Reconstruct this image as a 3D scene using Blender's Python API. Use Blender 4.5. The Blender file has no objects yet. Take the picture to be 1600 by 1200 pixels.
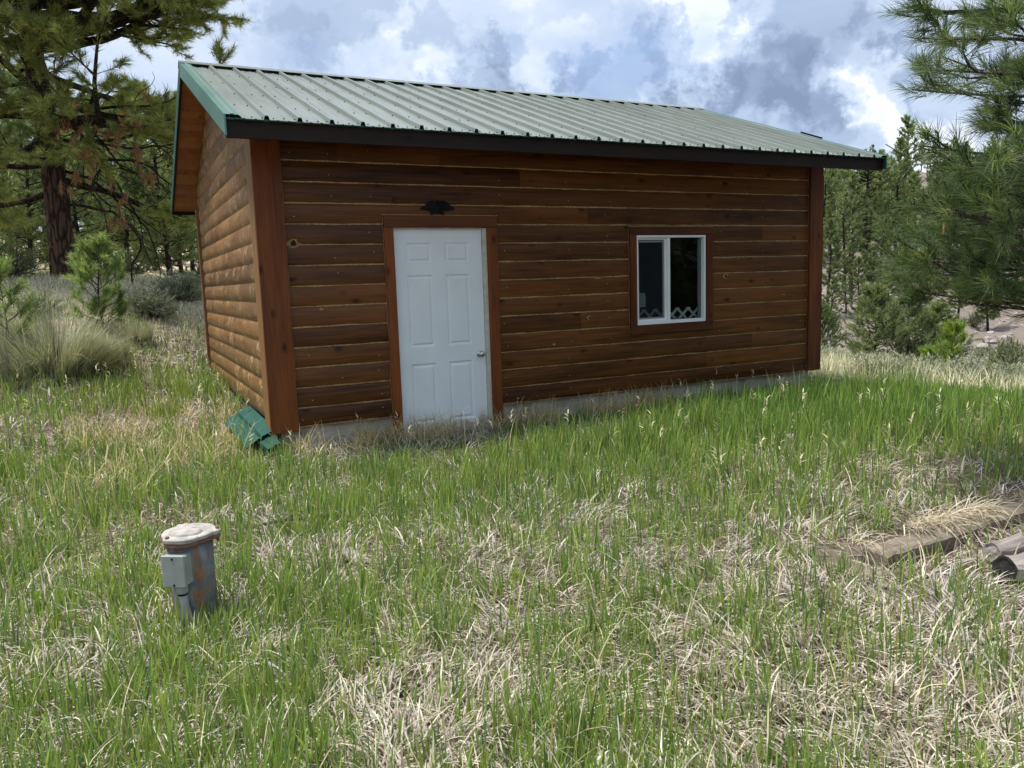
import bpy, math
import numpy as np
from mathutils import Vector, Matrix

S = bpy.context.scene
RNG = np.random.default_rng(7)

# ------------------------------------------------------------------ camera
cam_d = bpy.data.cameras.new("camera")
cam = bpy.data.objects.new("camera", cam_d)
S.collection.objects.link(cam)
CR = Vector((0.8918019307, -0.4512646980, -0.0323958124))
CU = Vector((0.0878284644, 0.1024366714, 0.9908546256))
CF = Vector((0.4438191942, 0.8864913427, -0.1309871068))
CAM = Vector((-1.1504, -7.0135, 1.4930))
cam.matrix_world = Matrix(((CR.x, CU.x, -CF.x, CAM.x), (CR.y, CU.y, -CF.y, CAM.y),
                           (CR.z, CU.z, -CF.z, CAM.z), (0, 0, 0, 1)))
cam_d.sensor_width = 36.0
cam_d.lens = 1211.19 / 1600 * 36
cam_d.clip_start = 0.05
cam_d.clip_end = 3000
S.camera = cam

# ------------------------------------------------------------------ light
SUN_EL, SUN_AZ = math.radians(72), math.radians(-72)      # azimuth from +Y towards +X
sd = Vector((math.sin(SUN_AZ) * math.cos(SUN_EL), math.cos(SUN_AZ) * math.cos(SUN_EL), math.sin(SUN_EL)))
sun_d = bpy.data.lights.new("sun", 'SUN')
sun_d.energy = 3.1
sun_d.angle = math.radians(14.0)
sun_d.color = (1.0, 0.955, 0.88)
sun = bpy.data.objects.new("sun", sun_d)
sun.rotation_euler = sd.to_track_quat('Z', 'Y').to_euler()
S.collection.objects.link(sun)

S.view_settings.view_transform = 'Standard'
S.view_settings.look = 'None'
S.view_settings.exposure = 0.93
S.view_settings.gamma = 1.0
S.cycles.max_bounces = 6
S.cycles.diffuse_bounces = 3
S.cycles.transparent_max_bounces = 10


def N(nt, typ, ins=None, **kw):
    n = nt.nodes.new(typ)
    for k, v in kw.items():
        setattr(n, k, v)
    if ins:
        for k, v in ins.items():
            s = n.inputs[k]
            if isinstance(v, bpy.types.NodeSocket):
                nt.links.new(v, s)
            else:
                s.default_value = v
    return n


def math_(nt, op, a, b=0.0, c=None, clamp=False):
    n = nt.nodes.new('ShaderNodeMath')
    n.operation = op
    n.use_clamp = clamp
    for i, v in enumerate((a, b, c)):
        if v is None:
            continue
        if isinstance(v, bpy.types.NodeSocket):
            nt.links.new(v, n.inputs[i])
        else:
            n.inputs[i].default_value = v
    return n.outputs[0]


def ramp(nt, fac, stops):
    n = nt.nodes.new('ShaderNodeValToRGB')
    el = n.color_ramp.elements
    while len(el) < len(stops):
        el.new(0.5)
    for e, (p, c) in zip(el, stops):
        e.position = p
        e.color = (c, c, c, 1) if isinstance(c, (int, float)) else (c[0], c[1], c[2], 1)
    nt.links.new(fac, n.inputs[0])
    return n.outputs[0]


def mixc(nt, fac, a, b, blend='MIX'):
    n = nt.nodes.new('ShaderNodeMix')
    n.data_type = 'RGBA'
    n.blend_type = blend
    for s, v in ((n.inputs[0], fac), (n.inputs[6], a), (n.inputs[7], b)):
        if isinstance(v, bpy.types.NodeSocket):
            nt.links.new(v, s)
        elif isinstance(v, (int, float)):
            s.default_value = v
        else:
            s.default_value = (v[0], v[1], v[2], 1)
    return n.outputs[2]


# ------------------------------------------------------------------ sky
def make_world():
    w = bpy.data.worlds.new("World")
    S.world = w
    w.use_nodes = True
    nt = w.node_tree
    nt.nodes.clear()
    out = N(nt, 'ShaderNodeOutputWorld')
    sky = N(nt, 'ShaderNodeTexSky', sky_type='NISHITA')
    sky.sun_disc = False
    sky.sun_elevation = SUN_EL
    sky.sun_rotation = SUN_AZ
    sky.altitude = 2200
    bg1 = N(nt, 'ShaderNodeBackground', {'Color': sky.outputs[0], 'Strength': 0.10})
    tc = N(nt, 'ShaderNodeTexCoord')
    d = tc.outputs['Generated']
    sep = N(nt, 'ShaderNodeSeparateXYZ', {0: d})
    zz = math_(nt, 'ADD', math_(nt, 'MAXIMUM', sep.outputs[2], 0.0), 0.28)
    cx = math_(nt, 'DIVIDE', sep.outputs[0], zz)
    cy = math_(nt, 'DIVIDE', sep.outputs[1], zz)
    co = N(nt, 'ShaderNodeCombineXYZ', {0: cx, 1: cy, 2: 0.0}).outputs[0]
    big = N(nt, 'ShaderNodeTexNoise', {'Vector': co, 'Scale': 1.3, 'Detail': 9.0, 'Roughness': 0.56, 'Distortion': 0.2}).outputs[0]
    puff = N(nt, 'ShaderNodeTexNoise', {'Vector': co, 'Scale': 4.6, 'Detail': 8.0, 'Roughness': 0.6, 'Distortion': 0.5}).outputs[0]
    # billow: folded noise gives cauliflower edges
    bl = math_(nt, 'MULTIPLY', math_(nt, 'ABSOLUTE', math_(nt, 'SUBTRACT', puff, 0.5)), 2.0)
    # warped direction used to place the larger cloud masses
    wn = N(nt, 'ShaderNodeTexNoise', {'Vector': d, 'Scale': 8.5, 'Detail': 9.0, 'Roughness': 0.62}).outputs['Color']
    wv = N(nt, 'ShaderNodeVectorMath', {0: wn, 1: (0.5, 0.5, 0.5)}, operation='SUBTRACT').outputs[0]
    wv = N(nt, 'ShaderNodeVectorMath', {0: wv, 'Scale': 0.30}, operation='SCALE').outputs[0]
    dw = N(nt, 'ShaderNodeVectorMath', {0: d, 1: wv}, operation='ADD').outputs[0]
    dw = N(nt, 'ShaderNodeVectorMath', {0: dw}, operation='NORMALIZE').outputs[0]

    def dirpx(x, y):
        return (CF + CR * ((x - 800) / 1211.19) - CU * ((y - 600) / 1211.19)).normalized()

    def blobs(lst):
        tot = None
        for (x, y, rad, amp) in lst:
            c = dirpx(x, y)
            a = rad / 1211.19
            dt = N(nt, 'ShaderNodeVectorMath', {0: dw, 1: tuple(c)}, operation='DISTANCE').outputs['Value']
            m = N(nt, 'ShaderNodeMapRange', {'Value': dt, 'From Min': a * 0.68, 'From Max': a * 1.18, 'To Min': amp, 'To Max': 0.0},
                  interpolation_type='SMOOTHSTEP').outputs[0]
            tot = m if tot is None else math_(nt, 'ADD', tot, m)
        return tot
    dark = blobs([(1190, 95, 80, 0.34), (1265, 150, 75, 0.26), (1150, 175, 70, 0.22), (1050, 85, 38, 0.28), (905, 105, 36, 0.32),
                  (505, 45, 72, 0.30), (470, 95, 45, 0.15), (650, 45, 50, 0.22), (740, 95, 55, 0.22), (780, 60, 35, .2), (745, 125, 45, 0.22),
                  (1370, 60, 60, 0.25), (1300, 5, 90, 0.28), (1240, 230, 70, 0.25), (990, 160, 60, 0.24), (1430, 120, 45, .25),
                  (560, 190, 80, .16), (880, 165, 60, .16), (1090, 120, 55, .22), (430, 200, 90, .12), (1010, 20, 60, .1)])
    lite = blobs([(1335, 90, 60, 0.28), (1380, 190, 70, 0.42), (1450, 230, 60, 0.30), (700, 130, 60, 0.22), (1100, 30, 60, 0.36),
                  (590, 115, 40, 0.12), (860, 40, 60, 0.18), (585, 60, 35, 0.12), (1060, 160, 28, .14), (960, 60, 40, .16)])
    v = math_(nt, 'ADD', math_(nt, 'MULTIPLY', math_(nt, 'SUBTRACT', 0.5, big), 1.0), 0.64)
    v = math_(nt, 'SUBTRACT', v, math_(nt, 'MULTIPLY', dark, math_(nt, 'ADD', math_(nt, 'MULTIPLY', puff, 1.4), 0.35)))
    v = math_(nt, 'ADD', v, lite)
    v = math_(nt, 'ADD', v, math_(nt, 'MULTIPLY', math_(nt, 'SUBTRACT', puff, 0.5), 0.50))
    v = math_(nt, 'SUBTRACT', v, math_(nt, 'MULTIPLY', bl, 0.10))
    v = math_(nt, 'ADD', math_(nt, 'MULTIPLY', v, 0.78), 0.16, clamp=True)
    col = ramp(nt, v, [(0.0, (0.155, 0.20, 0.30)), (0.22, (0.205, 0.26, 0.375)), (0.42, (0.28, 0.35, 0.475)),
                       (0.62, (0.38, 0.45, 0.57)), (0.80, (0.47, 0.525, 0.62)), (0.95, (0.64, 0.68, 0.72))])
    bg2 = N(nt, 'ShaderNodeBackground', {'Color': col, 'Strength': 0.90})
    gap = N(nt, 'ShaderNodeTexNoise', {'Vector': co, 'Scale': 1.1, 'Detail': 6.0, 'Roughness': 0.5}).outputs[0]
    cov = N(nt, 'ShaderNodeMapRange', {'Value': gap, 'From Min': 0.30, 'From Max': 0.42, 'To Min': 0.35, 'To Max': 1.0}).outputs[0]
    mx = N(nt, 'ShaderNodeMixShader', {0: cov, 1: bg1.outputs[0], 2: bg2.outputs[0]})
    nt.links.new(mx.outputs[0], out.inputs[0])


make_world()


# ------------------------------------------------------------------ object helpers
def tag(o, label=None, cat=None, group=None, kind=None):
    if label: o['label'] = label
    if cat: o['category'] = cat
    if group: o['group'] = group
    if kind: o['kind'] = kind
    return o


def empty(name, loc=(0, 0, 0), rz=0.0, label=None, cat=None, group=None):
    o = bpy.data.objects.new(name, None)
    o.empty_display_size = 0.2
    o.location = loc
    o.rotation_euler = (0, 0, rz)
    S.collection.objects.link(o)
    return tag(o, label, cat, group)


def unit(v):
    v = np.asarray(v, float)
    return v / (np.linalg.norm(v, axis=-1, keepdims=True) + 1e-9)


class Geo:
    """collects polygons (uniform numpy batches) with optional per-vertex colour and material slot"""
    def __init__(s):
        s.V = []; s.F = []; s.C = []; s.n = 0

    def add(s, v, f, slot=0, col=None):
        v = np.asarray(v, dtype=np.float32).reshape(-1, 3)
        f = np.asarray(f, dtype=np.int32)
        if f.ndim == 1: f = f[None, :]
        s.V.append(v)
        s.F.append((f + s.n, slot))
        if col is None: col = (1, 1, 1)
        col = np.asarray(col, dtype=np.float32)
        if col.ndim == 1: col = np.repeat(col[None, :], len(v), 0)
        s.C.append(col)
        s.n += len(v)

    def poly(s, pts, slot=0, col=None):
        s.add(pts, np.arange(len(pts)), slot, col)

    def box(s, x0, x1, y0, y1, z0, z1, slot=0, col=None, M=None, bev=0.0):
        a = np.array([[x0, y0, z0], [x1, y0, z0], [x1, y1, z0], [x0, y1, z0], [x0, y0, z1], [x1, y0, z1], [x1, y1, z1], [x0, y1, z1]], float)
        if M is not None:
            a = np.array([list(M @ Vector(q)) for q in a])
        s.add(a, [[0, 3, 2, 1], [4, 5, 6, 7], [0, 1, 5, 4], [1, 2, 6, 5], [2, 3, 7, 6], [3, 0, 4, 7]], slot, col)

    def bbox(s, x0, x1, y0, y1, z0, z1, b=0.004, slot=0, col=None, M=None):
        """box with chamfered edges"""
        X = [x0, x1]; Y = [y0, y1]; Z = [z0, z1]
        vs = []; idx = {}
        for i in (0, 1):
            for j in (0, 1):
                for k in (0, 1):
                    sx, sy, sz = (1, -1)[i], (1, -1)[j], (1, -1)[k]
                    for a in range(3):
                        p = [X[i], Y[j], Z[k]]
                        o = [sx * b, sy * b, sz * b]
                        for c in range(3):
                            if c != a: p[c] += o[c]
                        idx[(i, j, k, a)] = len(vs); vs.append(p)
        fs = []
        def q(*k): fs.append([idx[t] for t in k])
        for i in (0, 1):
            q((i, 0, 0, 0), (i, 1, 0, 0), (i, 1, 1, 0), (i, 0, 1, 0))
            q((0, i, 0, 1), (1, i, 0, 1), (1, i, 1, 1), (0, i, 1, 1))
            q((0, 0, i, 2), (1, 0, i, 2), (1, 1, i, 2), (0, 1, i, 2))
        for i in (0, 1):
            for j in (0, 1):
                q((i, j, 0, 0), (i, j, 1, 0), (i, j, 1, 1), (i, j, 0, 1))
                q((i, 0, j, 0), (i, 1, j, 0), (i, 1, j, 2), (i, 0, j, 2))
                q((0, i, j, 1), (1, i, j, 1), (1, i, j, 2), (0, i, j, 2))
        a = np.array(vs, float)
        if M is not None:
            a = np.array([list(M @ Vector(p)) for p in a])
        s.add(a, fs, slot, col)
        t = [[idx[(i, j, k, 0)], idx[(i, j, k, 1)], idx[(i, j, k, 2)]] for i in (0, 1) for j in (0, 1) for k in (0, 1)]
        s.F.append((np.array(t, dtype=np.int32) + (s.n - len(a)), slot))

    def tube(s, P, r, k=6, slot=0, col=None, cap=True):
        P = np.asarray(P, float); n = len(P)
        r = np.broadcast_to(np.asarray(r, float), (n,))
        T = np.gradient(P, axis=0)
        T /= np.linalg.norm(T, axis=1)[:, None] + 1e-9
        ref = np.array([0, 0, 1.0]) if abs(T[0, 2]) < 0.9 else np.array([1.0, 0, 0])
        A = np.cross(T, ref); A /= np.linalg.norm(A, axis=1)[:, None] + 1e-9
        B = np.cross(T, A)
        an = np.linspace(0, 2 * np.pi, k, endpoint=False)
        V = P[:, None, :] + r[:, None, None] * (A[:, None, :] * np.cos(an)[None, :, None] + B[:, None, :] * np.sin(an)[None, :, None])
        i = np.arange(n - 1)[:, None] * k; j = np.arange(k)[None, :]; j2 = (j + 1) % k
        F = np.stack([i + j, i + j2, i + k + j2, i + k + j], -1).reshape(-1, 4)
        s.add(V.reshape(-1, 3), F, slot, col)
        if cap:
            base = s.n - n * k
            s.F.append((np.array([[base + t for t in range(k)][::-1]], dtype=np.int32), slot))
            s.F.append((np.array([[base + (n - 1) * k + t for t in range(k)]], dtype=np.int32), slot))

    def lathe(s, prof, c=(0, 0, 0), k=24, slot=0, col=None, sx=1, sy=1):
        prof = np.asarray(prof, float)
        an = np.linspace(0, 2 * np.pi, k, endpoint=False)
        V = np.stack([prof[:, None, 0] * np.cos(an) * sx + c[0], prof[:, None, 0] * np.sin(an) * sy + c[1],
                      np.repeat(prof[:, 1:2], k, 1) + c[2]], -1)
        n = len(prof)
        i = np.arange(n - 1)[:, None] * k; j = np.arange(k)[None, :]; j2 = (j + 1) % k
        F = np.stack([i + j, i + j2, i + k + j2, i + k + j], -1).reshape(-1, 4)
        s.add(V.reshape(-1, 3), F, slot, col)

    def build(s, name, mats, parent=None, smooth=False, loc=None, color=True):
        me = bpy.data.meshes.new(name)
        V = np.concatenate(s.V)
        tot = []; loops = []; slots = []
        for f, sl in s.F:
            m, k = f.shape
            tot.append(np.full(m, k, dtype=np.int32)); loops.append(f.ravel()); slots.append(np.full(m, sl, dtype=np.int32))
        tot = np.concatenate(tot); loops = np.concatenate(loops); slots = np.concatenate(slots)
        me.vertices.add(len(V)); me.vertices.foreach_set('co', V.ravel())
        me.loops.add(len(loops)); me.loops.foreach_set('vertex_index', loops)
        me.polygons.add(len(tot))
        st = np.concatenate([[0], np.cumsum(tot)[:-1]]).astype(np.int32)
        me.polygons.foreach_set('loop_start', st)
        me.polygons.foreach_set('loop_total', tot)
        me.polygons.foreach_set('material_index', slots)
        me.polygons.foreach_set('use_smooth', np.full(len(tot), bool(smooth)))
        if color:
            C = np.concatenate(s.C)
            at = me.color_attributes.new('Col', 'FLOAT_COLOR', 'POINT')
            at.data.foreach_set('color', np.concatenate([C, np.ones((len(C), 1), np.float32)], 1).ravel())
        if not isinstance(mats, (list, tuple)): mats = [mats]
        for m in mats: me.materials.append(m)
        me.update(calc_edges=True)
        o = bpy.data.objects.new(name, me)
        S.collection.objects.link(o)
        if parent is not None: o.parent = parent
        if loc is not None: o.location = loc
        return o


# ------------------------------------------------------------------ noise + terrain
def hash2(i, j, seed):
    x = (i.astype(np.int64) * 374761393 + j.astype(np.int64) * 668265263 + seed * 974711) & 0xffffffff
    x = ((x ^ (x >> 13)) * 1274126177) & 0xffffffff
    x = x ^ (x >> 16)
    return (x & 0xffff) / 65535.0


def vnoise(x, y, seed=0):
    i = np.floor(x).astype(np.int64); j = np.floor(y).astype(np.int64)
    fx = x - i; fy = y - j
    fx = fx * fx * (3 - 2 * fx); fy = fy * fy * (3 - 2 * fy)
    a = hash2(i, j, seed); b = hash2(i + 1, j, seed); c = hash2(i, j + 1, seed); d = hash2(i + 1, j + 1, seed)
    return (a * (1 - fx) + b * fx) * (1 - fy) + (c * (1 - fx) + d * fx) * fy


def fbm(x, y, seed=0, oc=4):
    t = 0; a = 0.5; s = 0
    for k in range(oc):
        t = t + a * vnoise(x, y, seed + k * 17); s += a
        x = x * 2.03 + 3.1; y = y * 2.03 + 1.7; a *= 0.5
    return t / s


CTRL = np.array([
    (0, -.3, .04), (3, -.3, .04), (6.7, -.3, .05), (-.3, .5, .05), (0, 5.3, .38), (6.7, 5.3, .1), (-.3, 2.5, .20), (3, 2.5, .1), (6.9, 2.5, .05),
    (-1, -3.3, 0), (0, -5, 0), (-3, -4, .05), (2, -3, .03), (3.5, -3.7, .07), (5, -3.4, .09), (8.2, -1.8, -.14), (5, -1.5, .06),
    (2.9, -5, -.08), (4.6, -5.2, -.10), (1.5, -5.5, -.02), (-1.15, -7, 0), (-6, -7, .1), (6, -9, -.25), (0, -15, 0), (-15, -15, .5), (15, -15, -.8),
    (-1.9, 4.1, .58), (-1.4, 6, 1.1), (-.8, 5, .70), (-2.07, 10.96, 1.88), (0, 10, 1.68), (0, 7, .95), (-4.5, 3, .65), (-7, 0, .7), (-3.4, -1, .12),
    (-2, .8, .14), (-1.0, 2.3, .20), (-3, 6.5, 1.2),
    (2, 23, 2.1), (-4.5, 23, 2.3), (-15, 15, 3), (-20, 40, 5), (0, 50, 4.2), (5, 12, .9), (10, 20, .2),
    (12, 2, -.62), (14.9, 5, -1.0), (20, 9.5, -1.8), (22, 6, -2.0), (30, 15, -2.4), (36.6, 25.7, -1.3), (46, 32, .7), (54, 36.5, 1.9),
    (70, 45, 5.5), (96, 63, 13.7), (90, 54, 11.0), (82, 65, 11.5), (125, 82, 15.5), (20, 0, -1.6), (40, 0, -1.6), (80, 20, 8), (30, 32, .6), (50, 60, 6), (60, 100, 11),
    (10, 100, 8), (-40, 80, 8), (-60, 0, 3), (-40, -40, 0), (40, -40, -2), (200, 130, 16), (300, 300, 12), (0, 400, 10), (-300, 0, 4), (0, -300, 0), (300, -50, 10)
], float)


def _rbf():
    P = CTRL[:, :2]; n = len(P)
    D = np.sqrt(((P[:, None] - P[None]) ** 2).sum(-1) + 0.3)
    A = np.zeros((n + 3, n + 3)); A[:n, :n] = D; A[:n, n] = 1; A[:n, n + 1:] = P; A[n, :n] = 1; A[n + 1:, :n] = P.T
    return np.linalg.solve(A, np.r_[CTRL[:, 2], 0, 0, 0])


RBFW = _rbf()


def gz(x, y, bump=True):
    x = np.asarray(x, float); y = np.asarray(y, float); sh = x.shape
    xf = x.ravel(); yf = y.ravel(); out = np.empty(len(xf)); n = len(CTRL)
    for a in range(0, len(xf), 40000):
        X = xf[a:a + 40000]; Y = yf[a:a + 40000]
        D = np.sqrt((X[:, None] - CTRL[None, :, 0]) ** 2 + (Y[:, None] - CTRL[None, :, 1]) ** 2 + 0.3)
        out[a:a + 40000] = D @ RBFW[:n] + RBFW[n] + RBFW[n + 1] * X + RBFW[n + 2] * Y
    if bump:
        r = np.hypot(xf, yf)
        out += (fbm(xf * 2.2, yf * 2.2, 3, 3) - .5) * 0.09 * np.clip(r / 6, 0.4, 1)
        out += (fbm(xf * .12, yf * .12, 9, 3) - .5) * np.clip((r - 25) / 40, 0, 1) * 3.0
        out += (fbm(xf * .7, yf * .7, 19, 3) - .5) * np.clip((r - 14) / 30, 0, 1) * .9
    return out.reshape(sh)


def g1(x, y):
    return float(gz(np.array([x]), np.array([y]))[0])


# ------------------------------------------------------------------ materials
def newmat(name):
    m = bpy.data.materials.new(name)
    m.use_nodes = True
    nt = m.node_tree
    return m, nt, nt.nodes['Principled BSDF']


def plain(name, col, rough=0.6, metal=0.0, nscale=8.0, amt=0.25, bump=0.0, spec=0.5, coat=0.0):
    m, nt, b = newmat(name)
    tc = N(nt, 'ShaderNodeTexCoord')
    n = N(nt, 'ShaderNodeTexNoise', {'Vector': tc.outputs['Object'], 'Scale': nscale, 'Detail': 6.0, 'Roughness': 0.6})
    f = ramp(nt, n.outputs[0], [(0.3, 1 - amt), (0.7, 1 + amt * .3)])
    c = mixc(nt, 1.0, col, f, 'MULTIPLY')
    nt.links.new(c, b.inputs['Base Color'])
    b.inputs['Roughness'].default_value = rough
    b.inputs['Metallic'].default_value = metal
    b.inputs['Specular IOR Level'].default_value = spec
    b.inputs['Coat Weight'].default_value = coat
    if bump:
        n2 = N(nt, 'ShaderNodeTexNoise', {'Vector': tc.outputs['Object'], 'Scale': nscale * 6, 'Detail': 5.0})
        bp = N(nt, 'ShaderNodeBump', {'Height': n2.outputs[0], 'Strength': bump, 'Distance': 0.01})
        nt.links.new(bp.outputs[0], b.inputs['Normal'])
    return m


def foliage(name, trans=0.35, rough=0.55, gain=1.0, spec=0.3):
    m, nt, b = newmat(name)
    at = N(nt, 'ShaderNodeAttribute', attribute_name='Col')
    col = at.outputs['Color']
    nt.links.new(col, b.inputs['Base Color'])
    b.inputs['Roughness'].default_value = rough
    b.inputs['Specular IOR Level'].default_value = spec
    tl = N(nt, 'ShaderNodeBsdfTranslucent', {'Color': mixc(nt, 1.0, col, (1.15 * gain, 1.25 * gain, 0.7 * gain), 'MULTIPLY')})
    mx = N(nt, 'ShaderNodeMixShader', {0: trans, 1: b.outputs[0], 2: tl.outputs[0]})
    nt.links.new(mx.outputs[0], nt.nodes['Material Output'].inputs[0])
    return m


def wood(name, axis, dark, light, rough=0.5, knots=True, grey=0.25, scuff=False, greycol=(0.10, 0.075, 0.06), rings=1.0):
    """stained timber; grain along axis 0/1/2; per-board variation comes from the Col attribute"""
    m, nt, b = newmat(name)
    tc = N(nt, 'ShaderNodeTexCoord')
    at = N(nt, 'ShaderNodeAttribute', attribute_name='Col')
    off = N(nt, 'ShaderNodeVectorMath', {0: at.outputs['Vector'], 'Scale': 37.0}, operation='SCALE').outputs[0]
    pos = N(nt, 'ShaderNodeVectorMath', {0: tc.outputs['Object'], 1: off}, operation='ADD').outputs[0]
    sc = [42.0, 42.0, 42.0]; sc[axis] = 1.6
    mp = N(nt, 'ShaderNodeMapping', {'Vector': pos, 'Scale': sc})
    g = N(nt, 'ShaderNodeTexNoise', {'Vector': mp.outputs[0], 'Scale': 1.0, 'Detail': 6.0, 'Roughness': 0.62, 'Distortion': 0.9}).outputs[0]
    sc2 = [7.0, 7.0, 7.0]; sc2[axis] = 0.9
    mp2 = N(nt, 'ShaderNodeMapping', {'Vector': pos, 'Scale': sc2})
    g2 = N(nt, 'ShaderNodeTexNoise', {'Vector': mp2.outputs[0], 'Scale': 1.0, 'Detail': 4.0, 'Roughness': 0.55, 'Distortion': 0.4}).outputs[0]
    f = math_(nt, 'ADD', math_(nt, 'MULTIPLY', g, 0.55), math_(nt, 'MULTIPLY', g2, 0.45))
    sepc = N(nt, 'ShaderNodeSeparateColor', {0: at.outputs['Color']})
    f = math_(nt, 'ADD', f, math_(nt, 'MULTIPLY', math_(nt, 'SUBTRACT', sepc.outputs[0], 0.5), 0.21))
    col = mixc(nt, ramp(nt, f, [(0.33, 0.0), (0.66, 1.0)]), dark, light)
    # weathered greyer patches
    sc3 = [2.6, 2.6, 2.6]; sc3[axis] = 0.7
    mp3 = N(nt, 'ShaderNodeMapping', {'Vector': pos, 'Scale': sc3})
    g3 = N(nt, 'ShaderNodeTexNoise', {'Vector': mp3.outputs[0], 'Scale': 1.0, 'Detail': 5.0, 'Roughness': 0.6}).outputs[0]
    wf = math_(nt, 'MULTIPLY', ramp(nt, math_(nt, 'ADD', g3, math_(nt, 'MULTIPLY', math_(nt, 'SUBTRACT', sepc.outputs[1], .5), .3)), [(0.42, 0.0), (0.68, 1.0)]), grey * 2)
    col = mixc(nt, wf, col, greycol)
    if knots:
        sk = [6.5, 6.5, 6.5]; sk[axis] = 3.3
        mk = N(nt, 'ShaderNodeMapping', {'Vector': pos, 'Scale': sk})
        vo = N(nt, 'ShaderNodeTexVoronoi', {'Vector': mk.outputs[0], 'Scale': 1.0, 'Randomness': 1.0})
        wd = math_(nt, 'ADD', vo.outputs['Distance'], math_(nt, 'MULTIPLY', math_(nt, 'SUBTRACT', g, .5), .07))
        sel = N(nt, 'ShaderNodeSeparateColor', {0: vo.outputs['Color']}).outputs[0]
        on = math_(nt, 'GREATER_THAN', sel, 0.30)
        kf = math_(nt, 'MULTIPLY', ramp(nt, wd, [(0.06, 1.0), (0.13, 0.45), (0.21, 0.0)]), on)
        col = mixc(nt, math_(nt, 'MULTIPLY', kf, 0.85), col, (dark[0] * .35, dark[1] * .33, dark[2] * .33))
    if scuff:
        ss = [10.0, 10.0, 10.0]; ss[axis] = 9.0; ss[2] = 4.2
        ms = N(nt, 'ShaderNodeMapping', {'Vector': pos, 'Scale': ss, 'Rotation': (0.25, 0, 0)})
        ns = N(nt, 'ShaderNodeTexNoise', {'Vector': pos, 'Scale': 7.0, 'Detail': 2.0}).outputs['Color']
        wv = N(nt, 'ShaderNodeVectorMath', {0: ns, 'Scale': 0.9}, operation='SCALE').outputs[0]
        vv = N(nt, 'ShaderNodeVectorMath', {0: ms.outputs[0], 1: wv}, operation='ADD').outputs[0]
        v2 = N(nt, 'ShaderNodeTexVoronoi', {'Vector': vv, 'Scale': 1.0}, feature='DISTANCE_TO_EDGE')
        big = N(nt, 'ShaderNodeTexNoise', {'Vector': pos, 'Scale': 3.0, 'Detail': 3.0}).outputs[0]
        sf = math_(nt, 'MULTIPLY', ramp(nt, v2.outputs['Distance'], [(0.0, 1.0), (0.075, 0.0)]), ramp(nt, big, [(0.44, 0.0), (0.56, 1.0)]))
        col = mixc(nt, math_(nt, 'MULTIPLY', sf, 0.8), col, (0.55, 0.38, 0.19))
    nt.links.new(col, b.inputs['Base Color'])
    b.inputs['Roughness'].default_value = rough
    b.inputs['Specular IOR Level'].default_value = 0.2
    bp = N(nt, 'ShaderNodeBump', {'Height': g, 'Strength': 0.35, 'Distance': 0.004})
    nt.links.new(bp.outputs[0], b.inputs['Normal'])
    return m


M = {}
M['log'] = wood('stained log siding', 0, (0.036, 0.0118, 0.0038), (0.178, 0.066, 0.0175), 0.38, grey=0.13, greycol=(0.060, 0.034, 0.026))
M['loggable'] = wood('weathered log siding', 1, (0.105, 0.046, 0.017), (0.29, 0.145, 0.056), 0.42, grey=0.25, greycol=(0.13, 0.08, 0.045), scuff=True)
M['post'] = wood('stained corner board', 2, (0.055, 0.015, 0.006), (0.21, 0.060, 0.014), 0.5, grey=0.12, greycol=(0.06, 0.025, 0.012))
M['edge'] = wood('sunlit trim board', 2, (0.17, 0.08, 0.028), (0.30, 0.155, 0.06), 0.5, knots=False, grey=0.1)  # same stain as the corner boards, with the sunlight put into its lighter colour
M['trimx'] = wood('stained trim board', 0, (0.045, 0.014, 0.006), (0.14, 0.045, 0.014), 0.5, grey=0.12, greycol=(0.07, 0.03, 0.018))
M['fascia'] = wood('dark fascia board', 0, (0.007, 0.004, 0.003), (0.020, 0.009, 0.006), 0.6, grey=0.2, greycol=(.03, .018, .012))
M['soffit'] = wood('soffit board', 1, (0.22, 0.075, 0.02), (0.38, 0.15, 0.04), 0.5, grey=0.05)
M['caulk'] = plain('bare wood edge', (0.44, 0.28, 0.13), 0.7, nscale=30, amt=0.6)
M['nail'] = plain('nail head', (0.5, 0.42, 0.36), 0.4, nscale=3, amt=0.1)
M['hole'] = plain('painted hole shade', (0.006, 0.005, 0.004), 0.9)
M['rawwood'] = plain('splintered raw wood', (0.42, 0.24, 0.10), 0.8, nscale=60, amt=0.6, bump=0.6)
M['black'] = plain('black painted metal', (0.006, 0.006, 0.010), 0.6, nscale=20, amt=0.2, spec=0.15)
M['vinyl'] = plain('white vinyl', (0.80, 0.82, 0.82), 0.35, nscale=5, amt=0.05)
M['jamb'] = plain('dirty jamb', (0.58, 0.55, 0.47), 0.6, nscale=12, amt=0.3)
M['steel'] = plain('brushed steel', (0.55, 0.54, 0.52), 0.25, metal=1.0, nscale=10, amt=0.2)
M['int'] = plain('dark interior', (0.03, 0.035, 0.04), 0.9)
M['lace'] = plain('grey lattice', (0.48, 0.50, 0.50), 0.8, amt=0.2)
M['paper'] = plain('pale paper', (0.62, 0.68, 0.68), 0.8, amt=0.1)
M['screen'] = plain('window screen frame', (0.20, 0.22, 0.23), 0.6, amt=0.1)
M['greend'] = plain('dark green painted steel', (0.016, 0.085, 0.068), 0.42, nscale=6, amt=0.25, bump=0.1)


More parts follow.
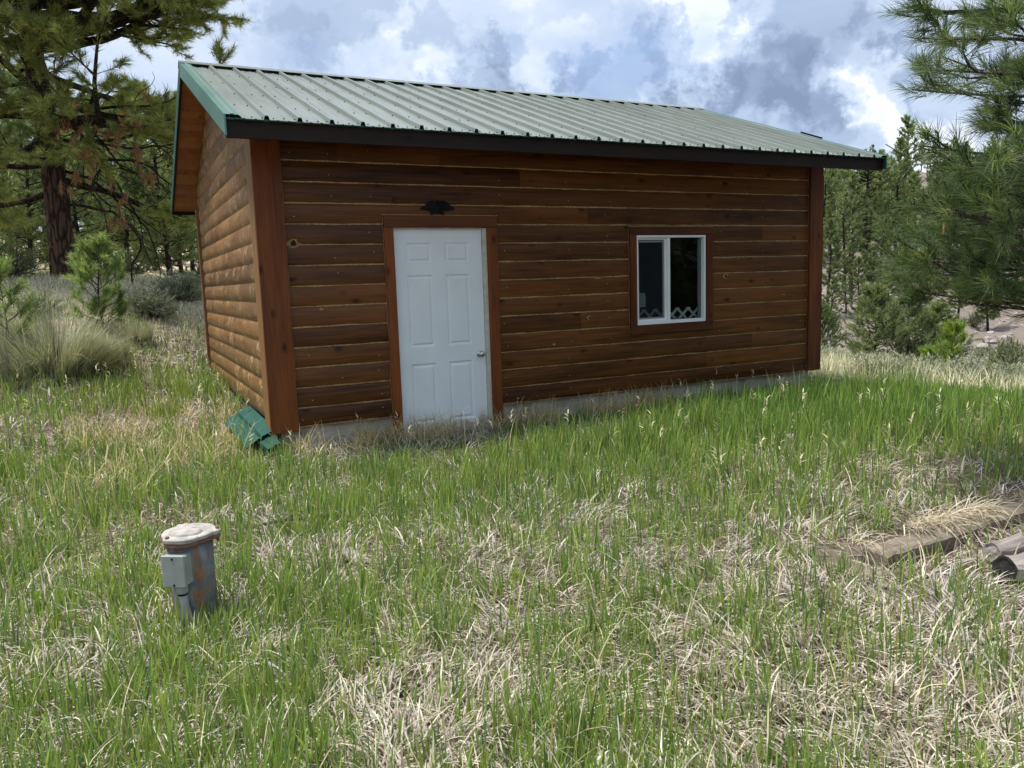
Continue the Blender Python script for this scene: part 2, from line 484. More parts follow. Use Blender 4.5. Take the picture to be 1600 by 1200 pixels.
def mat_door():
    m, nt, b = newmat('white painted door')
    tc = N(nt, 'ShaderNodeTexCoord')
    sep = N(nt, 'ShaderNodeSeparateXYZ', {0: tc.outputs['Object']})
    n = N(nt, 'ShaderNodeTexNoise', {'Vector': tc.outputs['Object'], 'Scale': 9.0, 'Detail': 7.0, 'Roughness': 0.65}).outputs[0]
    z = N(nt, 'ShaderNodeMapRange', {'Value': sep.outputs[2], 'From Min': 0.02, 'From Max': 0.24, 'To Min': 0.22, 'To Max': -0.28}).outputs[0]
    x = N(nt, 'ShaderNodeMapRange', {'Value': sep.outputs[0], 'From Min': 1.3, 'From Max': 2.0, 'To Min': -0.1, 'To Max': 0.1}).outputs[0]
    f = math_(nt, 'ADD', math_(nt, 'ADD', n, z), x)
    dirt = ramp(nt, f, [(0.56, 0.0), (0.62, 0.75)])
    n2 = N(nt, 'ShaderNodeTexNoise', {'Vector': tc.outputs['Object'], 'Scale': 2.5, 'Detail': 5.0}).outputs[0]
    c = mixc(nt, ramp(nt, n2, [(0.4, 0.0), (0.7, 1.0)]), (0.74, 0.79, 0.82), (0.68, 0.72, 0.745))
    c = mixc(nt, dirt, c, (0.36, 0.29, 0.23))
    nt.links.new(c, b.inputs['Base Color'])
    b.inputs['Roughness'].default_value = 0.42
    mp = N(nt, 'ShaderNodeMapping', {'Vector': tc.outputs['Object'], 'Scale': (90, 90, 4)})
    g = N(nt, 'ShaderNodeTexNoise', {'Vector': mp.outputs[0], 'Scale': 1.0, 'Detail': 3.0}).outputs[0]
    bp = N(nt, 'ShaderNodeBump', {'Height': g, 'Strength': 0.12, 'Distance': 0.002})
    nt.links.new(bp.outputs[0], b.inputs['Normal'])
    return m


def mat_roof(name, base, rough=0.38):
    m, nt, b = newmat(name)
    tc = N(nt, 'ShaderNodeTexCoord')
    mp = N(nt, 'ShaderNodeMapping', {'Vector': tc.outputs['Object'], 'Scale': (14, 1.2, 1.2)})
    n = N(nt, 'ShaderNodeTexNoise', {'Vector': mp.outputs[0], 'Scale': 1.0, 'Detail': 6.0, 'Roughness': 0.6}).outputs[0]
    n2 = N(nt, 'ShaderNodeTexNoise', {'Vector': tc.outputs['Object'], 'Scale': 0.8, 'Detail': 4.0}).outputs[0]
    f = math_(nt, 'ADD', math_(nt, 'MULTIPLY', n, .5), math_(nt, 'MULTIPLY', n2, .5))
    c = mixc(nt, ramp(nt, f, [(0.35, 0.0), (0.65, 1.0)]), tuple(k * .80 for k in base), tuple(min(1, k * 1.12) for k in base))
    nt.links.new(c, b.inputs['Base Color'])
    b.inputs['Roughness'].default_value = rough
    bp = N(nt, 'ShaderNodeBump', {'Height': n2, 'Strength': 0.2, 'Distance': 0.05})
    nt.links.new(bp.outputs[0], b.inputs['Normal'])
    return m


def mat_concrete():
    m, nt, b = newmat('board formed concrete')
    tc = N(nt, 'ShaderNodeTexCoord')
    n = N(nt, 'ShaderNodeTexNoise', {'Vector': tc.outputs['Object'], 'Scale': 5.0, 'Detail': 8.0, 'Roughness': 0.65}).outputs[0]
    mp = N(nt, 'ShaderNodeMapping', {'Vector': tc.outputs['Object'], 'Scale': (1.5, 1.5, 40)})
    g = N(nt, 'ShaderNodeTexNoise', {'Vector': mp.outputs[0], 'Scale': 1.0, 'Detail': 3.0}).outputs[0]
    f = math_(nt, 'ADD', math_(nt, 'MULTIPLY', n, .7), math_(nt, 'MULTIPLY', g, .3))
    c = ramp(nt, f, [(0.3, (0.17, 0.15, 0.115)), (0.52, (0.37, 0.335, 0.27)), (0.7, (0.52, 0.48, 0.40))])
    nt.links.new(c, b.inputs['Base Color'])
    b.inputs['Roughness'].default_value = 0.9
    bp = N(nt, 'ShaderNodeBump', {'Height': f, 'Strength': 0.5, 'Distance': 0.01})
    nt.links.new(bp.outputs[0], b.inputs['Normal'])
    return m


def mat_glass():
    m, nt, b = newmat('window glass')
    fr = N(nt, 'ShaderNodeFresnel', {'IOR': 1.55})
    gm = N(nt, 'ShaderNodeNewGeometry')
    fac = math_(nt, 'MULTIPLY', fr.outputs[0], math_(nt, 'SUBTRACT', 1.0, gm.outputs['Backfacing']))
    gl = N(nt, 'ShaderNodeBsdfGlossy', {'Color': (1, 1, 1, 1), 'Roughness': 0.03})
    tr = N(nt, 'ShaderNodeBsdfTransparent', {'Color': (0.80, 0.84, 0.84, 1)})
    mx = N(nt, 'ShaderNodeMixShader', {0: fac, 1: tr.outputs[0], 2: gl.outputs[0]})
    nt.links.new(mx.outputs[0], nt.nodes['Material Output'].inputs[0])
    return m


def mat_screen():
    m, nt, b = newmat('insect screen mesh')
    df = N(nt, 'ShaderNodeBsdfDiffuse', {'Color': (0.035, 0.04, 0.05, 1)})
    tr = N(nt, 'ShaderNodeBsdfTransparent')
    mx = N(nt, 'ShaderNodeMixShader', {0: 0.22, 1: tr.outputs[0], 2: df.outputs[0]})
    nt.links.new(mx.outputs[0], nt.nodes['Material Output'].inputs[0])
    return m


def mat_ground():
    m, nt, b = newmat('soil and litter')
    tc = N(nt, 'ShaderNodeTexCoord')
    at = N(nt, 'ShaderNodeAttribute', attribute_name='Col')
    o = tc.outputs['Object']
    n1 = N(nt, 'ShaderNodeTexNoise', {'Vector': o, 'Scale': 24.0, 'Detail': 8.0, 'Roughness': 0.7}).outputs[0]
    n2 = N(nt, 'ShaderNodeTexNoise', {'Vector': o, 'Scale': 1.6, 'Detail': 6.0, 'Roughness': 0.6}).outputs[0]
    v = N(nt, 'ShaderNodeTexVoronoi', {'Vector': o, 'Scale': 2.2, 'Randomness': 1.0})
    vs = N(nt, 'ShaderNodeSeparateColor', {0: v.outputs['Color']}).outputs[0]
    f = math_(nt, 'ADD', math_(nt, 'MULTIPLY', n1, 0.6), math_(nt, 'MULTIPLY', n2, 0.4))
    k = ramp(nt, f, [(0.3, 0.45), (0.5, 0.95), (0.7, 1.5)])
    c = mixc(nt, 1.0, at.outputs['Color'], k, 'MULTIPLY')
    st = math_(nt, 'MULTIPLY', ramp(nt, v.outputs['Distance'], [(0.12, 1.0), (0.28, 0.0)]), math_(nt, 'GREATER_THAN', vs, 0.6))
    c = mixc(nt, math_(nt, 'MULTIPLY', st, 0.45), c, (0.40, 0.36, 0.33))
    nt.links.new(c, b.inputs['Base Color'])
    b.inputs['Roughness'].default_value = 0.95
    b.inputs['Specular IOR Level'].default_value = 0.1
    bp = N(nt, 'ShaderNodeBump', {'Height': f, 'Strength': 0.8, 'Distance': 0.05})
    nt.links.new(bp.outputs[0], b.inputs['Normal'])
    return m


def mat_casing():
    m, nt, b = newmat('rusty galvanised steel')
    tc = N(nt, 'ShaderNodeTexCoord')
    o = tc.outputs['Object']
    n1 = N(nt, 'ShaderNodeTexNoise', {'Vector': o, 'Scale': 14.0, 'Detail': 8.0, 'Roughness': 0.7}).outputs[0]
    mp = N(nt, 'ShaderNodeMapping', {'Vector': o, 'Scale': (26, 26, 3.5)})
    n2 = N(nt, 'ShaderNodeTexNoise', {'Vector': mp.outputs[0], 'Scale': 1.0, 'Detail': 5.0, 'Roughness': 0.6}).outputs[0]
    f = math_(nt, 'ADD', math_(nt, 'MULTIPLY', n1, .45), math_(nt, 'MULTIPLY', n2, .55))
    base = ramp(nt, n1, [(0.35, (0.10, 0.11, 0.12)), (0.6, (0.24, 0.26, 0.285))])
    rust = ramp(nt, n1, [(0.35, (0.10, 0.035, 0.016)), (0.65, (0.30, 0.16, 0.08))])
    c = mixc(nt, ramp(nt, f, [(0.50, 0.0), (0.57, 1.0)]), base, rust)
    nt.links.new(c, b.inputs['Base Color'])
    b.inputs['Roughness'].default_value = 0.6
    b.inputs['Metallic'].default_value = 0.25
    bp = N(nt, 'ShaderNodeBump', {'Height': n1, 'Strength': 0.4, 'Distance': 0.004})
    nt.links.new(bp.outputs[0], b.inputs['Normal'])
    return m


def mat_bark(name, dark, light, sc=9.0):
    m, nt, b = newmat(name)
    tc = N(nt, 'ShaderNodeTexCoord')
    o = tc.outputs['Object']
    mp = N(nt, 'ShaderNodeMapping', {'Vector': o, 'Scale': (1, 1, 0.22)})
    ns = N(nt, 'ShaderNodeTexNoise', {'Vector': mp.outputs[0], 'Scale': sc * .8, 'Detail': 3.0}).outputs['Color']
    ad = N(nt, 'ShaderNodeVectorMath', {0: ns, 'Scale': 0.25}, operation='SCALE').outputs[0]
    ad = N(nt, 'ShaderNodeVectorMath', {0: mp.outputs[0], 1: ad}, operation='ADD').outputs[0]
    v = N(nt, 'ShaderNodeTexVoronoi', {'Vector': ad, 'Scale': sc}, feature='DISTANCE_TO_EDGE').outputs['Distance']
    n = N(nt, 'ShaderNodeTexNoise', {'Vector': mp.outputs[0], 'Scale': sc * 3, 'Detail': 6.0, 'Roughness': 0.7}).outputs[0]
    f = math_(nt, 'ADD', math_(nt, 'MULTIPLY', ramp(nt, v, [(0.0, 0.0), (0.22, 1.0)]), 0.55), math_(nt, 'MULTIPLY', n, 0.55))
    c = mixc(nt, ramp(nt, f, [(0.25, 0.0), (0.85, 1.0)]), dark, light)
    nt.links.new(c, b.inputs['Base Color'])
    b.inputs['Roughness'].default_value = 0.95
    b.inputs['Specular IOR Level'].default_value = 0.1
    bp = N(nt, 'ShaderNodeBump', {'Height': f, 'Strength': 0.9, 'Distance': 0.06})
    nt.links.new(bp.outputs[0], b.inputs['Normal'])
    return m


M['door'] = mat_door()
M['roof'] = mat_roof('pale green painted roof steel', (0.175, 0.20, 0.18))
M['rake'] = mat_roof('green painted trim steel', (0.10, 0.215, 0.18), 0.3)
M['concrete'] = mat_concrete()
M['glass'] = mat_glass()
M['screenmesh'] = mat_screen()
M['ground'] = mat_ground()
M['casing'] = mat_casing()
M['bark'] = mat_bark('ponderosa bark', (0.022, 0.015, 0.012), (0.135, 0.088, 0.066))
M['barkdark'] = mat_bark('dark limb bark', (0.018, 0.014, 0.012), (0.085, 0.065, 0.055), 16)
M['barkgrey'] = mat_bark('grey twig bark', (0.06, 0.05, 0.045), (0.24, 0.20, 0.18), 20)
M['needle'] = foliage('pine needles', 0.42, 0.5, 1.1)
M['grass'] = foliage('green grass', 0.42, 0.5)
M['dry'] = foliage('dry grass', 0.25, 0.7, 0.9)
M['leaf'] = foliage('shrub leaves', 0.25, 0.7)
M['char'] = plain('charred wood', (0.022, 0.019, 0.017), 0.95, nscale=30, amt=0.7, bump=0.6)
M['stone'] = plain('grey stone', (0.36, 0.33, 0.31), 0.9, nscale=6, amt=0.5, bump=0.5)
M['oldwood'] = wood('grey weathered timber', 0, (0.10, 0.08, 0.062), (0.30, 0.25, 0.20), 0.9, grey=0.1)
M['logwood'] = wood('bleached log', 0, (0.14, 0.115, 0.10), (0.48, 0.44, 0.41), 0.9, knots=False, grey=0.2)
M['capmat'] = plain('weathered off white cast cap', (0.44, 0.41, 0.37), 0.7, nscale=16, amt=0.6, bump=0.2)
M['caprust'] = plain('rust stained rim', (0.22, 0.115, 0.08), 0.8, nscale=20, amt=0.5, bump=0.4)
M['boxmat'] = plain('grey plastic box', (0.30, 0.335, 0.31), 0.5, nscale=10, amt=0.25)


# ------------------------------------------------------------------ ground
def build_ground():
    u = np.linspace(-1, 1, 361)
    xs = 6 * u + 30 * u ** 3 + 560 * u ** 7
    ys = 6 * u + 30 * u ** 3 + 560 * u ** 7
    X, Y = np.meshgrid(xs + 0.5, ys + 0.5)
    Z = gz(X, Y)
    n = len(u)
    V = np.stack([X, Y, Z], -1).reshape(-1, 3)
    i = np.arange(n - 1)[:, None] * n; j = np.arange(n - 1)[None, :]
    F = np.stack([i + j, i + j + 1, i + n + j + 1, i + n + j], -1).reshape(-1, 4)
    x = V[:, 0]; y = V[:, 1]
    soil = np.array([0.10, 0.072, 0.058]); litter = np.array([0.20, 0.165, 0.13]); hill = np.array([0.20, 0.168, 0.145]); duff = np.array([0.46, 0.38, 0.27])
    t = fbm(x * .9, y * .9, 5, 4)[:, None]
    c = soil * (1 - t) + litter * t
    far = np.clip((x * .82 + y * .57 - 17) / 10, 0, 1)[:, None] * (x > 6)[:, None]
    c = c * (1 - far) + hill * far
    lf = (np.clip((y - 5.5) / 3, 0, 1) * (x < 8))[:, None]
    c = c * (1 - lf) + (duff * .8 + litter * .55) * lf
    g = Geo(); g.add(V, F, 0, c)
    tag(g.build('ground', M['ground'], smooth=True), kind='structure')


build_ground()


# ------------------------------------------------------------------ blades
def blades(G, B, H, L, W, az, lean, curl, col, droop=None, seg=3, tipcol=None):
    """B (n,3) bases; L length; W width; az azimuth of lean; lean initial tilt from vertical; curl added tilt over the length"""
    n = len(B)
    t = np.linspace(0, 1, seg + 1)
    P = np.zeros((n, seg + 1, 3)); P[:, 0] = B
    dx = np.cos(az); dy = np.sin(az)
    for k in range(seg):
        th = lean + curl * (k + 0.5) / seg
        st = L / seg
        P[:, k + 1, 0] = P[:, k, 0] + np.sin(th) * dx * st
        P[:, k + 1, 1] = P[:, k, 1] + np.sin(th) * dy * st
        P[:, k + 1, 2] = P[:, k, 2] + np.cos(th) * st
    if H is not None:
        P[:, :, 2] = np.maximum(P[:, :, 2], H[:, None])
    a2 = az + np.pi / 2 + RNG.normal(0, .5, n)
    wd = np.stack([np.cos(a2), np.sin(a2), np.zeros(n)], -1)
    prof = np.interp(t, [0, .35, .8, 1], [.75, 1, .55, 0.08])
    Lf = P - wd[:, None] * (W[:, None] * prof[None])[..., None] * .5
    Rt = P + wd[:, None] * (W[:, None] * prof[None])[..., None] * .5
    V = np.stack([Lf, Rt], 2).reshape(n, -1, 3)
    k = np.arange(seg) * 2
    f = np.stack([k, k + 1, k + 3, k + 2], -1)
    F = (np.arange(n)[:, None, None] * (seg + 1) * 2 + f[None]).reshape(-1, 4)
    C = np.repeat(col[:, None, :], (seg + 1) * 2, 1)
    if tipcol is not None:
        w = np.repeat(t, 2)[None, :, None] ** 1.5
        C = C * (1 - w) + tipcol[:, None, :] * w
    G.add(V.reshape(-1, 3), F, 0, C.reshape(-1, 3))


def fan_points(n, rmin, rmax, amin, amax, power=1.0):
    """points spread around the viewer's lawn, density falling with distance"""
    r = rmin * (rmax / rmin) ** (RNG.random(n) ** power)
    a = RNG.uniform(amin, amax, n)
    return CAM.x + np.sin(a) * r, CAM.y + np.cos(a) * r, r


def in_cabin(x, y, m=0.02):
    return (x > -m) & (x < 6.75 + m) & (y > -m) & (y < 5.25 + m)


def colmix(n, a, b, jit=.12, c=None, pc=0):
    t = RNG.random((n, 1))
    C = np.array(a) * (1 - t) + np.array(b) * t
    if c is not None:
        s = RNG.random((n, 1)) < pc
        C = np.where(s, np.array(c), C)
    return np.clip(C * (1 + RNG.normal(0, jit, (n, 1))), 0.005, 1)


def greenness(x, y):
    """how much living grass grows here"""
    g = 0.55 + 0 * x
    nz = .6 * fbm(x * 1.1, y * 1.1, 31, 4) + .4 * fbm(x * 4.3, y * 4.3, 37, 3)
    d_wall = -y
    right = np.clip((x - 1.2) / 3.0, 0, 1)
    g = 0.36 + 0.54 * right * np.clip((y + 4.6) / 2.2, 0, 1)
    g = g + 0.12 * np.clip((y + 3.8) / 2.0, 0, 1)
    g = g - 0.20 * np.clip((-3.2 - y) / 1.6, 0, 1)
    left = (x < 0.0) & (y > -1.8)
    g = np.where(left, 0.42 - .30 * np.clip((y - .0) / 1.2, 0, 1), g)
    band = np.exp(-((y - 3.1 - .25 * (x + 1)) / 0.9) ** 2) * np.clip((x + 3.0) / .5, 0, 1) * (x < 0)
    g = g + 0.85 * band
    lf = np.exp(-(((x + 3.0) / 1.5) ** 2 + ((y - .2) / 1.6) ** 2))
    g = g + .45 * lf
    g = np.where((y > 4.2) & (x < 1), 0.10, g)
    g = np.where(x > 8.2, g - (x - 8.2) * .3, g)
    return np.clip(g + (nz - .5) * 2.1, 0, 1.0)


def lawn():
    G = Geo()
    n = 66000
    x, y, r = fan_points(n, 1.5, 14.5, -0.55, 1.36, 0.92)
    g = greenness(x, y)
    keep = (RNG.random(n) < np.clip(.17 + .83 * g ** 1.2, 0, 1) * (1 - .35 * np.clip((-2.2 - y) / 2.5, 0, 1))) & ~in_cabin(x, y, .03)
    keep &= ~((x > 2.0) & (x < 5.8) & (y > -4.55) & (y < -4.12))
    keep &= ~((x > 2.3) & (y < -4.5) & (RNG.random(n) < .5))
    x, y, r, g = x[keep], y[keep], r[keep], g[keep]
    z = gz(x, y)
    hgt = 0.130 + 0.105 * np.clip((x - 1.0) / 3, 0, 1) * np.clip((y + 4.4) / 2, 0, 1) + .04 * np.clip((y + 4) / 3, 0, 1)
    hgt = hgt * (0.6 + .8 * fbm(x * 2, y * 2, 77, 3))
    hgt = np.where((x > 1.1) & (x < 2.2) & (y > -1.3), hgt * .72, hgt)
    hgt = np.where((x < 0) & (y > 2), .17, hgt)
    hgt = hgt * np.interp(x, [6.2, 7.6], [1, .62])
    hgt = hgt * np.where(vnoise(x * 5.5, y * 5.5, 99) > .72, 1.35, 1.0)
    hgt = np.where((x > 0) & (y > -1.1), hgt * np.interp(y, [-1.4, -.5], [1, .36]), hgt)
    per = 5
    m = len(x) * per
    bx = np.repeat(x, per) + RNG.normal(0, .018, m) * (1 + np.repeat(r, per) * .12)
    by = np.repeat(y, per) + RNG.normal(0, .018, m) * (1 + np.repeat(r, per) * .12)
    bz = np.repeat(z, per) - .01
    L = np.repeat(hgt, per) * RNG.uniform(.45, 1.35, m)
    W = RNG.uniform(.0045, .0105, m) * (1 + np.clip(np.repeat(r, per) - 4, 0, 10) * .07)
    az = RNG.uniform(0, 2 * np.pi, m)
    lean = np.abs(RNG.normal(0, .13, m)); curl = np.abs(RNG.normal(.08, .28, m))
    tuft = np.repeat(RNG.random(len(x)), per)[:, None]
    lime = np.array([.325, .415, .105]); mid = np.array([.20, .29, .070]); blue = np.array([.13, .215, .09])
    C = np.where(tuft < .55, mid + (lime - mid) * (tuft / .55), mid + (blue - mid) * ((tuft - .55) / .45))
    C = C * (1 + RNG.normal(0, .16, (m, 1)))
    yel = RNG.random((m, 1)) < .05
    C = np.where(yel, np.array([.40, .36, .16]), C)
    dens = np.repeat(np.clip((x - 1.5) / 3, 0, 1) * np.clip((y + 4.2) / 2, 0, 1), per)[:, None]
    C = C * (1 - dens * np.array([.16, .04, .12]))
    C = np.clip(C, .01, 1)
    blades(G, np.stack([bx, by, bz], -1), None, L, W, az, lean, curl, C * np.array([1.08, 1.0, 1.1]), tipcol=C * np.array([1.0, 1.04, .9]))
    tag(G.build('green_grass', M['grass']), 'fresh green grass growing over the whole lawn round the cabin', 'grass', kind='stuff')

    # matted dead grass
    G = Geo()
    n = 150000
    x, y, r = fan_points(n, 1.5, 14.5, -0.55, 1.36, 0.85)
    g = greenness(x, y)
    nz = fbm(x * 1.7, y * 1.7, 51, 4)
    keep = (RNG.random(n) < np.clip(1.10 - g * .45 + (nz - .5) * .9, .15, 1)) & ~in_cabin(x, y, .03)
    keep &= ~((x > 2.0) & (x < 5.8) & (y > -4.50) & (y < -4.12) & (RNG.random(n) < .8))
    x, y, r = x[keep], y[keep], r[keep]; n = len(x)
    z = gz(x, y)
    flow = fbm(x * 1.5, y * 1.5, 91, 2) * 12
    az = flow + RNG.normal(0, .8, n)
    L = RNG.uniform(.05, .17, n); W = RNG.uniform(.0035, .0085, n) * (1 + np.clip(r - 4, 0, 10) * .12)
    lean = np.clip(RNG.normal(1.0, .38, n), 0.05, 1.5); curl = np.abs(RNG.normal(.95, .5, n))
    C = colmix(n, (.44, .385, .30), (.68, .62, .53), .20, (.22, .17, .125), .28)
    grey = fbm(x * .8, y * .8, 61, 3)[:, None]
    C = C * (1 - .35 * grey * np.array([0.1, .05, -.35]))
    h = RNG.random(n) * .035
    blades(G, np.stack([x, y, z + h - .01], -1), z + .004, L, W, az, lean, curl, np.clip(C, .02, 1), seg=4)
    # upright straw with curled tops
    n = 3500
    x, y, r = fan_points(n, 1.6, 13, -0.55, 1.36, 0.9)
    k = ~in_cabin(x, y, .03) & ~((x > 2.0) & (x < 5.8) & (y > -4.45) & (y < -4.12))
    x, y, r = x[k], y[k], r[k]; n = len(x); z = gz(x, y)
    C = colmix(n, (.52, .45, .30), (.66, .58, .42), .12)
    blades(G, np.stack([x, y, z], -1), z + .01, RNG.uniform(.10, .28, n), RNG.uniform(.003, .006, n) * (1 + np.clip(r - 4, 0, 10) * .12),
           RNG.uniform(0, 6.28, n), np.abs(RNG.normal(0.1, .3, n)), np.abs(RNG.normal(1.5, .7, n)), C, seg=5)
    # old tussocks: tight bunches of bleached blades arching outwards
    nt_ = 1700
    tx, ty, tr = fan_points(nt_, 1.6, 13, -0.55, 1.36, 0.85)
    k = ~in_cabin(tx, ty, .05) & ~((tx > 2.0) & (tx < 5.8) & (ty > -4.45) & (ty < -4.12)) & (fbm(tx * 1.3, ty * 1.3, 71, 3) > .40 + .22 * greenness(tx, ty) - .1)
    tx, ty, tr = tx[k], ty[k], tr[k]; per = 34; m = len(tx) * per
    rep = lambda q: np.repeat(q, per)
    comb = rep(RNG.uniform(0, 6.28, len(tx)))
    x = rep(tx) + RNG.normal(0, .028, m); y = rep(ty) + RNG.normal(0, .028, m); z = gz(x, y)
    C = colmix(m, (.42, .37, .29), (.66, .60, .51), .18, (.26, .20, .15), .18) * rep(RNG.uniform(.75, 1.1, len(tx)))[:, None]
    blades(G, np.stack([x, y, z], -1), z + .006, RNG.uniform(.05, .18, m) * rep(RNG.uniform(.6, 1.15, len(tx))), RNG.uniform(.003, .0068, m) * (1 + np.clip(rep(tr) - 4, 0, 10) * .10),
           comb + RNG.normal(0, 1.1, m), np.abs(RNG.normal(.45, .35, m)), np.abs(RNG.normal(1.7, .6, m)), np.clip(C, .02, .85), seg=5)
    # seed stalks with drooping heads
    m = 620
    x, y, rr_ = fan_points(m, 2.5, 12, -0.5, 1.3, 0.8)
    k = ~in_cabin(x, y, .03) & ((y > -1.2) | (x > 2.2)) & ~((x > 2.0) & (y < -4.1)); x, y, rr_ = x[k], y[k], rr_[k]; m = len(x); z = gz(x, y)
    C = colmix(m, (.55, .47, .30), (.70, .62, .45), .1)
    az = RNG.uniform(0, 6.28, m); L = RNG.uniform(.22, .42, m); l0 = np.abs(RNG.normal(.08, .1, m)); cu = np.abs(RNG.normal(.5, .3, m))
    blades(G, np.stack([x, y, z], -1), None, L, np.full(m, .0028) * (1 + rr_ * .1), az, l0, cu, C, seg=4)
    for q in range(5):
        blades(G, np.stack([x + np.cos(az) * L * .30 * (l0 + cu * .5), y + np.sin(az) * L * .30 * (l0 + cu * .5), z + L * (.70 + .05 * q)], -1), None, np.full(m, .055), np.full(m, .007) * (1 + rr_ * .06),
               az + RNG.normal(0, .8, m), RNG.uniform(.2, 1.1, m), RNG.uniform(.2, 1.2, m), C * 1.05, seg=2)
    # straw draped over the timber edge
    n = 2200
    x = RNG.uniform(2.0, 5.6, n); y = -4.27 + RNG.normal(0, .035, n)
    w = fbm(x * 4, x * 0, 5, 3); kk = RNG.random(n) < np.clip((w - .47) * 6, 0.06, 1); x, y = x[kk], y[kk]; n = len(x)
    z = np.maximum(gz(x, y), .065)
    C = colmix(n, (.40, .33, .23), (.66, .58, .45), .18)
    blades(G, np.stack([x, y, z], -1), None, RNG.uniform(.10, .27, n), RNG.uniform(.004, .007, n), -np.pi / 2 + RNG.normal(0.35, .95, n),
           RNG.uniform(.6, 1.3, n), RNG.uniform(.8, 1.9, n), C, seg=5)
    # dry tussocks along the wall foot and beside the gable
    n = 5200
    x = np.r_[RNG.uniform(-1.7, -.1, 2600), RNG.uniform(.1, 4.3, 2600)]
    y = np.r_[RNG.uniform(-1.2, 2.2, 2600), -np.abs(RNG.normal(.12, .16, 2600)) - .05]
    k = fbm(x * 2.4, y * 2.4, 15, 3) > .46
    x, y = x[k], y[k]; n = len(x); z = gz(x, y)
    C = colmix(n, (.46, .37, .18), (.62, .53, .33), .15)
    blades(G, np.stack([x, y, z], -1), z, RNG.uniform(.12, .36, n), RNG.uniform(.004, .007, n), RNG.uniform(0, 6.28, n), np.abs(RNG.normal(.25, .3, n)),
           RNG.uniform(.3, 1.7, n), C, seg=4)
    tag(G.build('dry_grass', M['dry']), 'bleached dead grass matted between the green blades', 'dry grass', kind='stuff')

    # pale dry meadow beyond the lawn, right of the cabin
    G = Geo()
    n = 70000
    u = RNG.uniform(8.6, 26, n); v = RNG.uniform(-7, 9, n)
    d = np.array([.82, .57]); e = np.array([.57, -.82])
    x = CAM.x + u * d[0] * 1.0 + v * e[0]; y = CAM.y + 7 * 0 + u * d[1] + v * e[1]
    s = x * .9 + y * .25
    k = (x > 6.95) & (RNG.random(n) < np.clip((s - 6.9) * .8, 0, 1)) & (x < 30)
    x, y = x[k], y[k]; n = len(x); z = gz(x, y)
    r = np.hypot(x - CAM.x, y - CAM.y)
    k = RNG.random(n) < np.clip(1.6 - r / 22, .1, 1)
    x, y, z, r = x[k], y[k], z[k], r[k]; n = len(x)
    C = colmix(n, (.68, .62, .42), (.82, .78, .60), .10, (.42, .45, .28), .2)
    hh = .12 + .30 * fbm(x * .8, y * .8, 12, 3)
    blades(G, np.stack([x, y, z], -1), None, hh * RNG.uniform(.6, 1.6, n), RNG.uniform(.006, .012, n) * (r / 12), RNG.uniform(0, 6.28, n),
           np.abs(RNG.normal(0, .25, n)), np.abs(RNG.normal(.4, .4, n)), C)
    tag(G.build('meadow_grass', M['dry']), 'pale straw coloured meadow grass beyond the lawn right of the cabin', 'dry grass', kind='stuff')

    # thin grass and litter up the bank at left
    G = Geo()
    n = 100000
    x = RNG.uniform(-9, 1.5, n); y = 3.5 + 24 * RNG.random(n) ** 1.6
    k = ~in_cabin(x, y, .03) & ~((x > -.2) & (y < 5.3))
    x, y = x[k], y[k]; n = len(x); z = gz(x, y); r = np.hypot(x - CAM.x, y - CAM.y)
    nz = fbm(x * 1.2, y * 1.2, 41, 4)
    k = RNG.random(n) < np.clip((nz - .27) * 4.5, .15, 1); x, y, z, r = x[k], y[k], z[k], r[k]; n = len(x)
    C = colmix(n, (.60, .55, .42), (.76, .71, .58), .15, (.26, .33, .13), .28)
    blades(G, np.stack([x, y, z], -1), None, RNG.uniform(.04, .14, n), RNG.uniform(.004, .007, n) * (r / 8), RNG.uniform(0, 6.28, n),
           np.abs(RNG.normal(.3, .4, n)), np.abs(RNG.normal(.8, .6, n)), C)
    tag(G.build('bank_grass', M['dry']), 'sparse pale grass on the bank left of the cabin', 'dry grass', kind='stuff')


RNG = np.random.default_rng(101)
lawn()


# ------------------------------------------------------------------ cabin
LX, DY = 6.73, 5.19
ZP, ZE, EO, GO, GO2, DROP = 3.988, 2.797, 0.643, 0.321, 0.283, 0.13
SL = (ZP - ZE) / (DY / 2 + EO)


def roof_z(y):
    return ZP - abs(y - DY / 2) * SL


def prof(t):
    return 0.022 * (1 - abs(2 * t - 1) ** 2.6) - 0.002


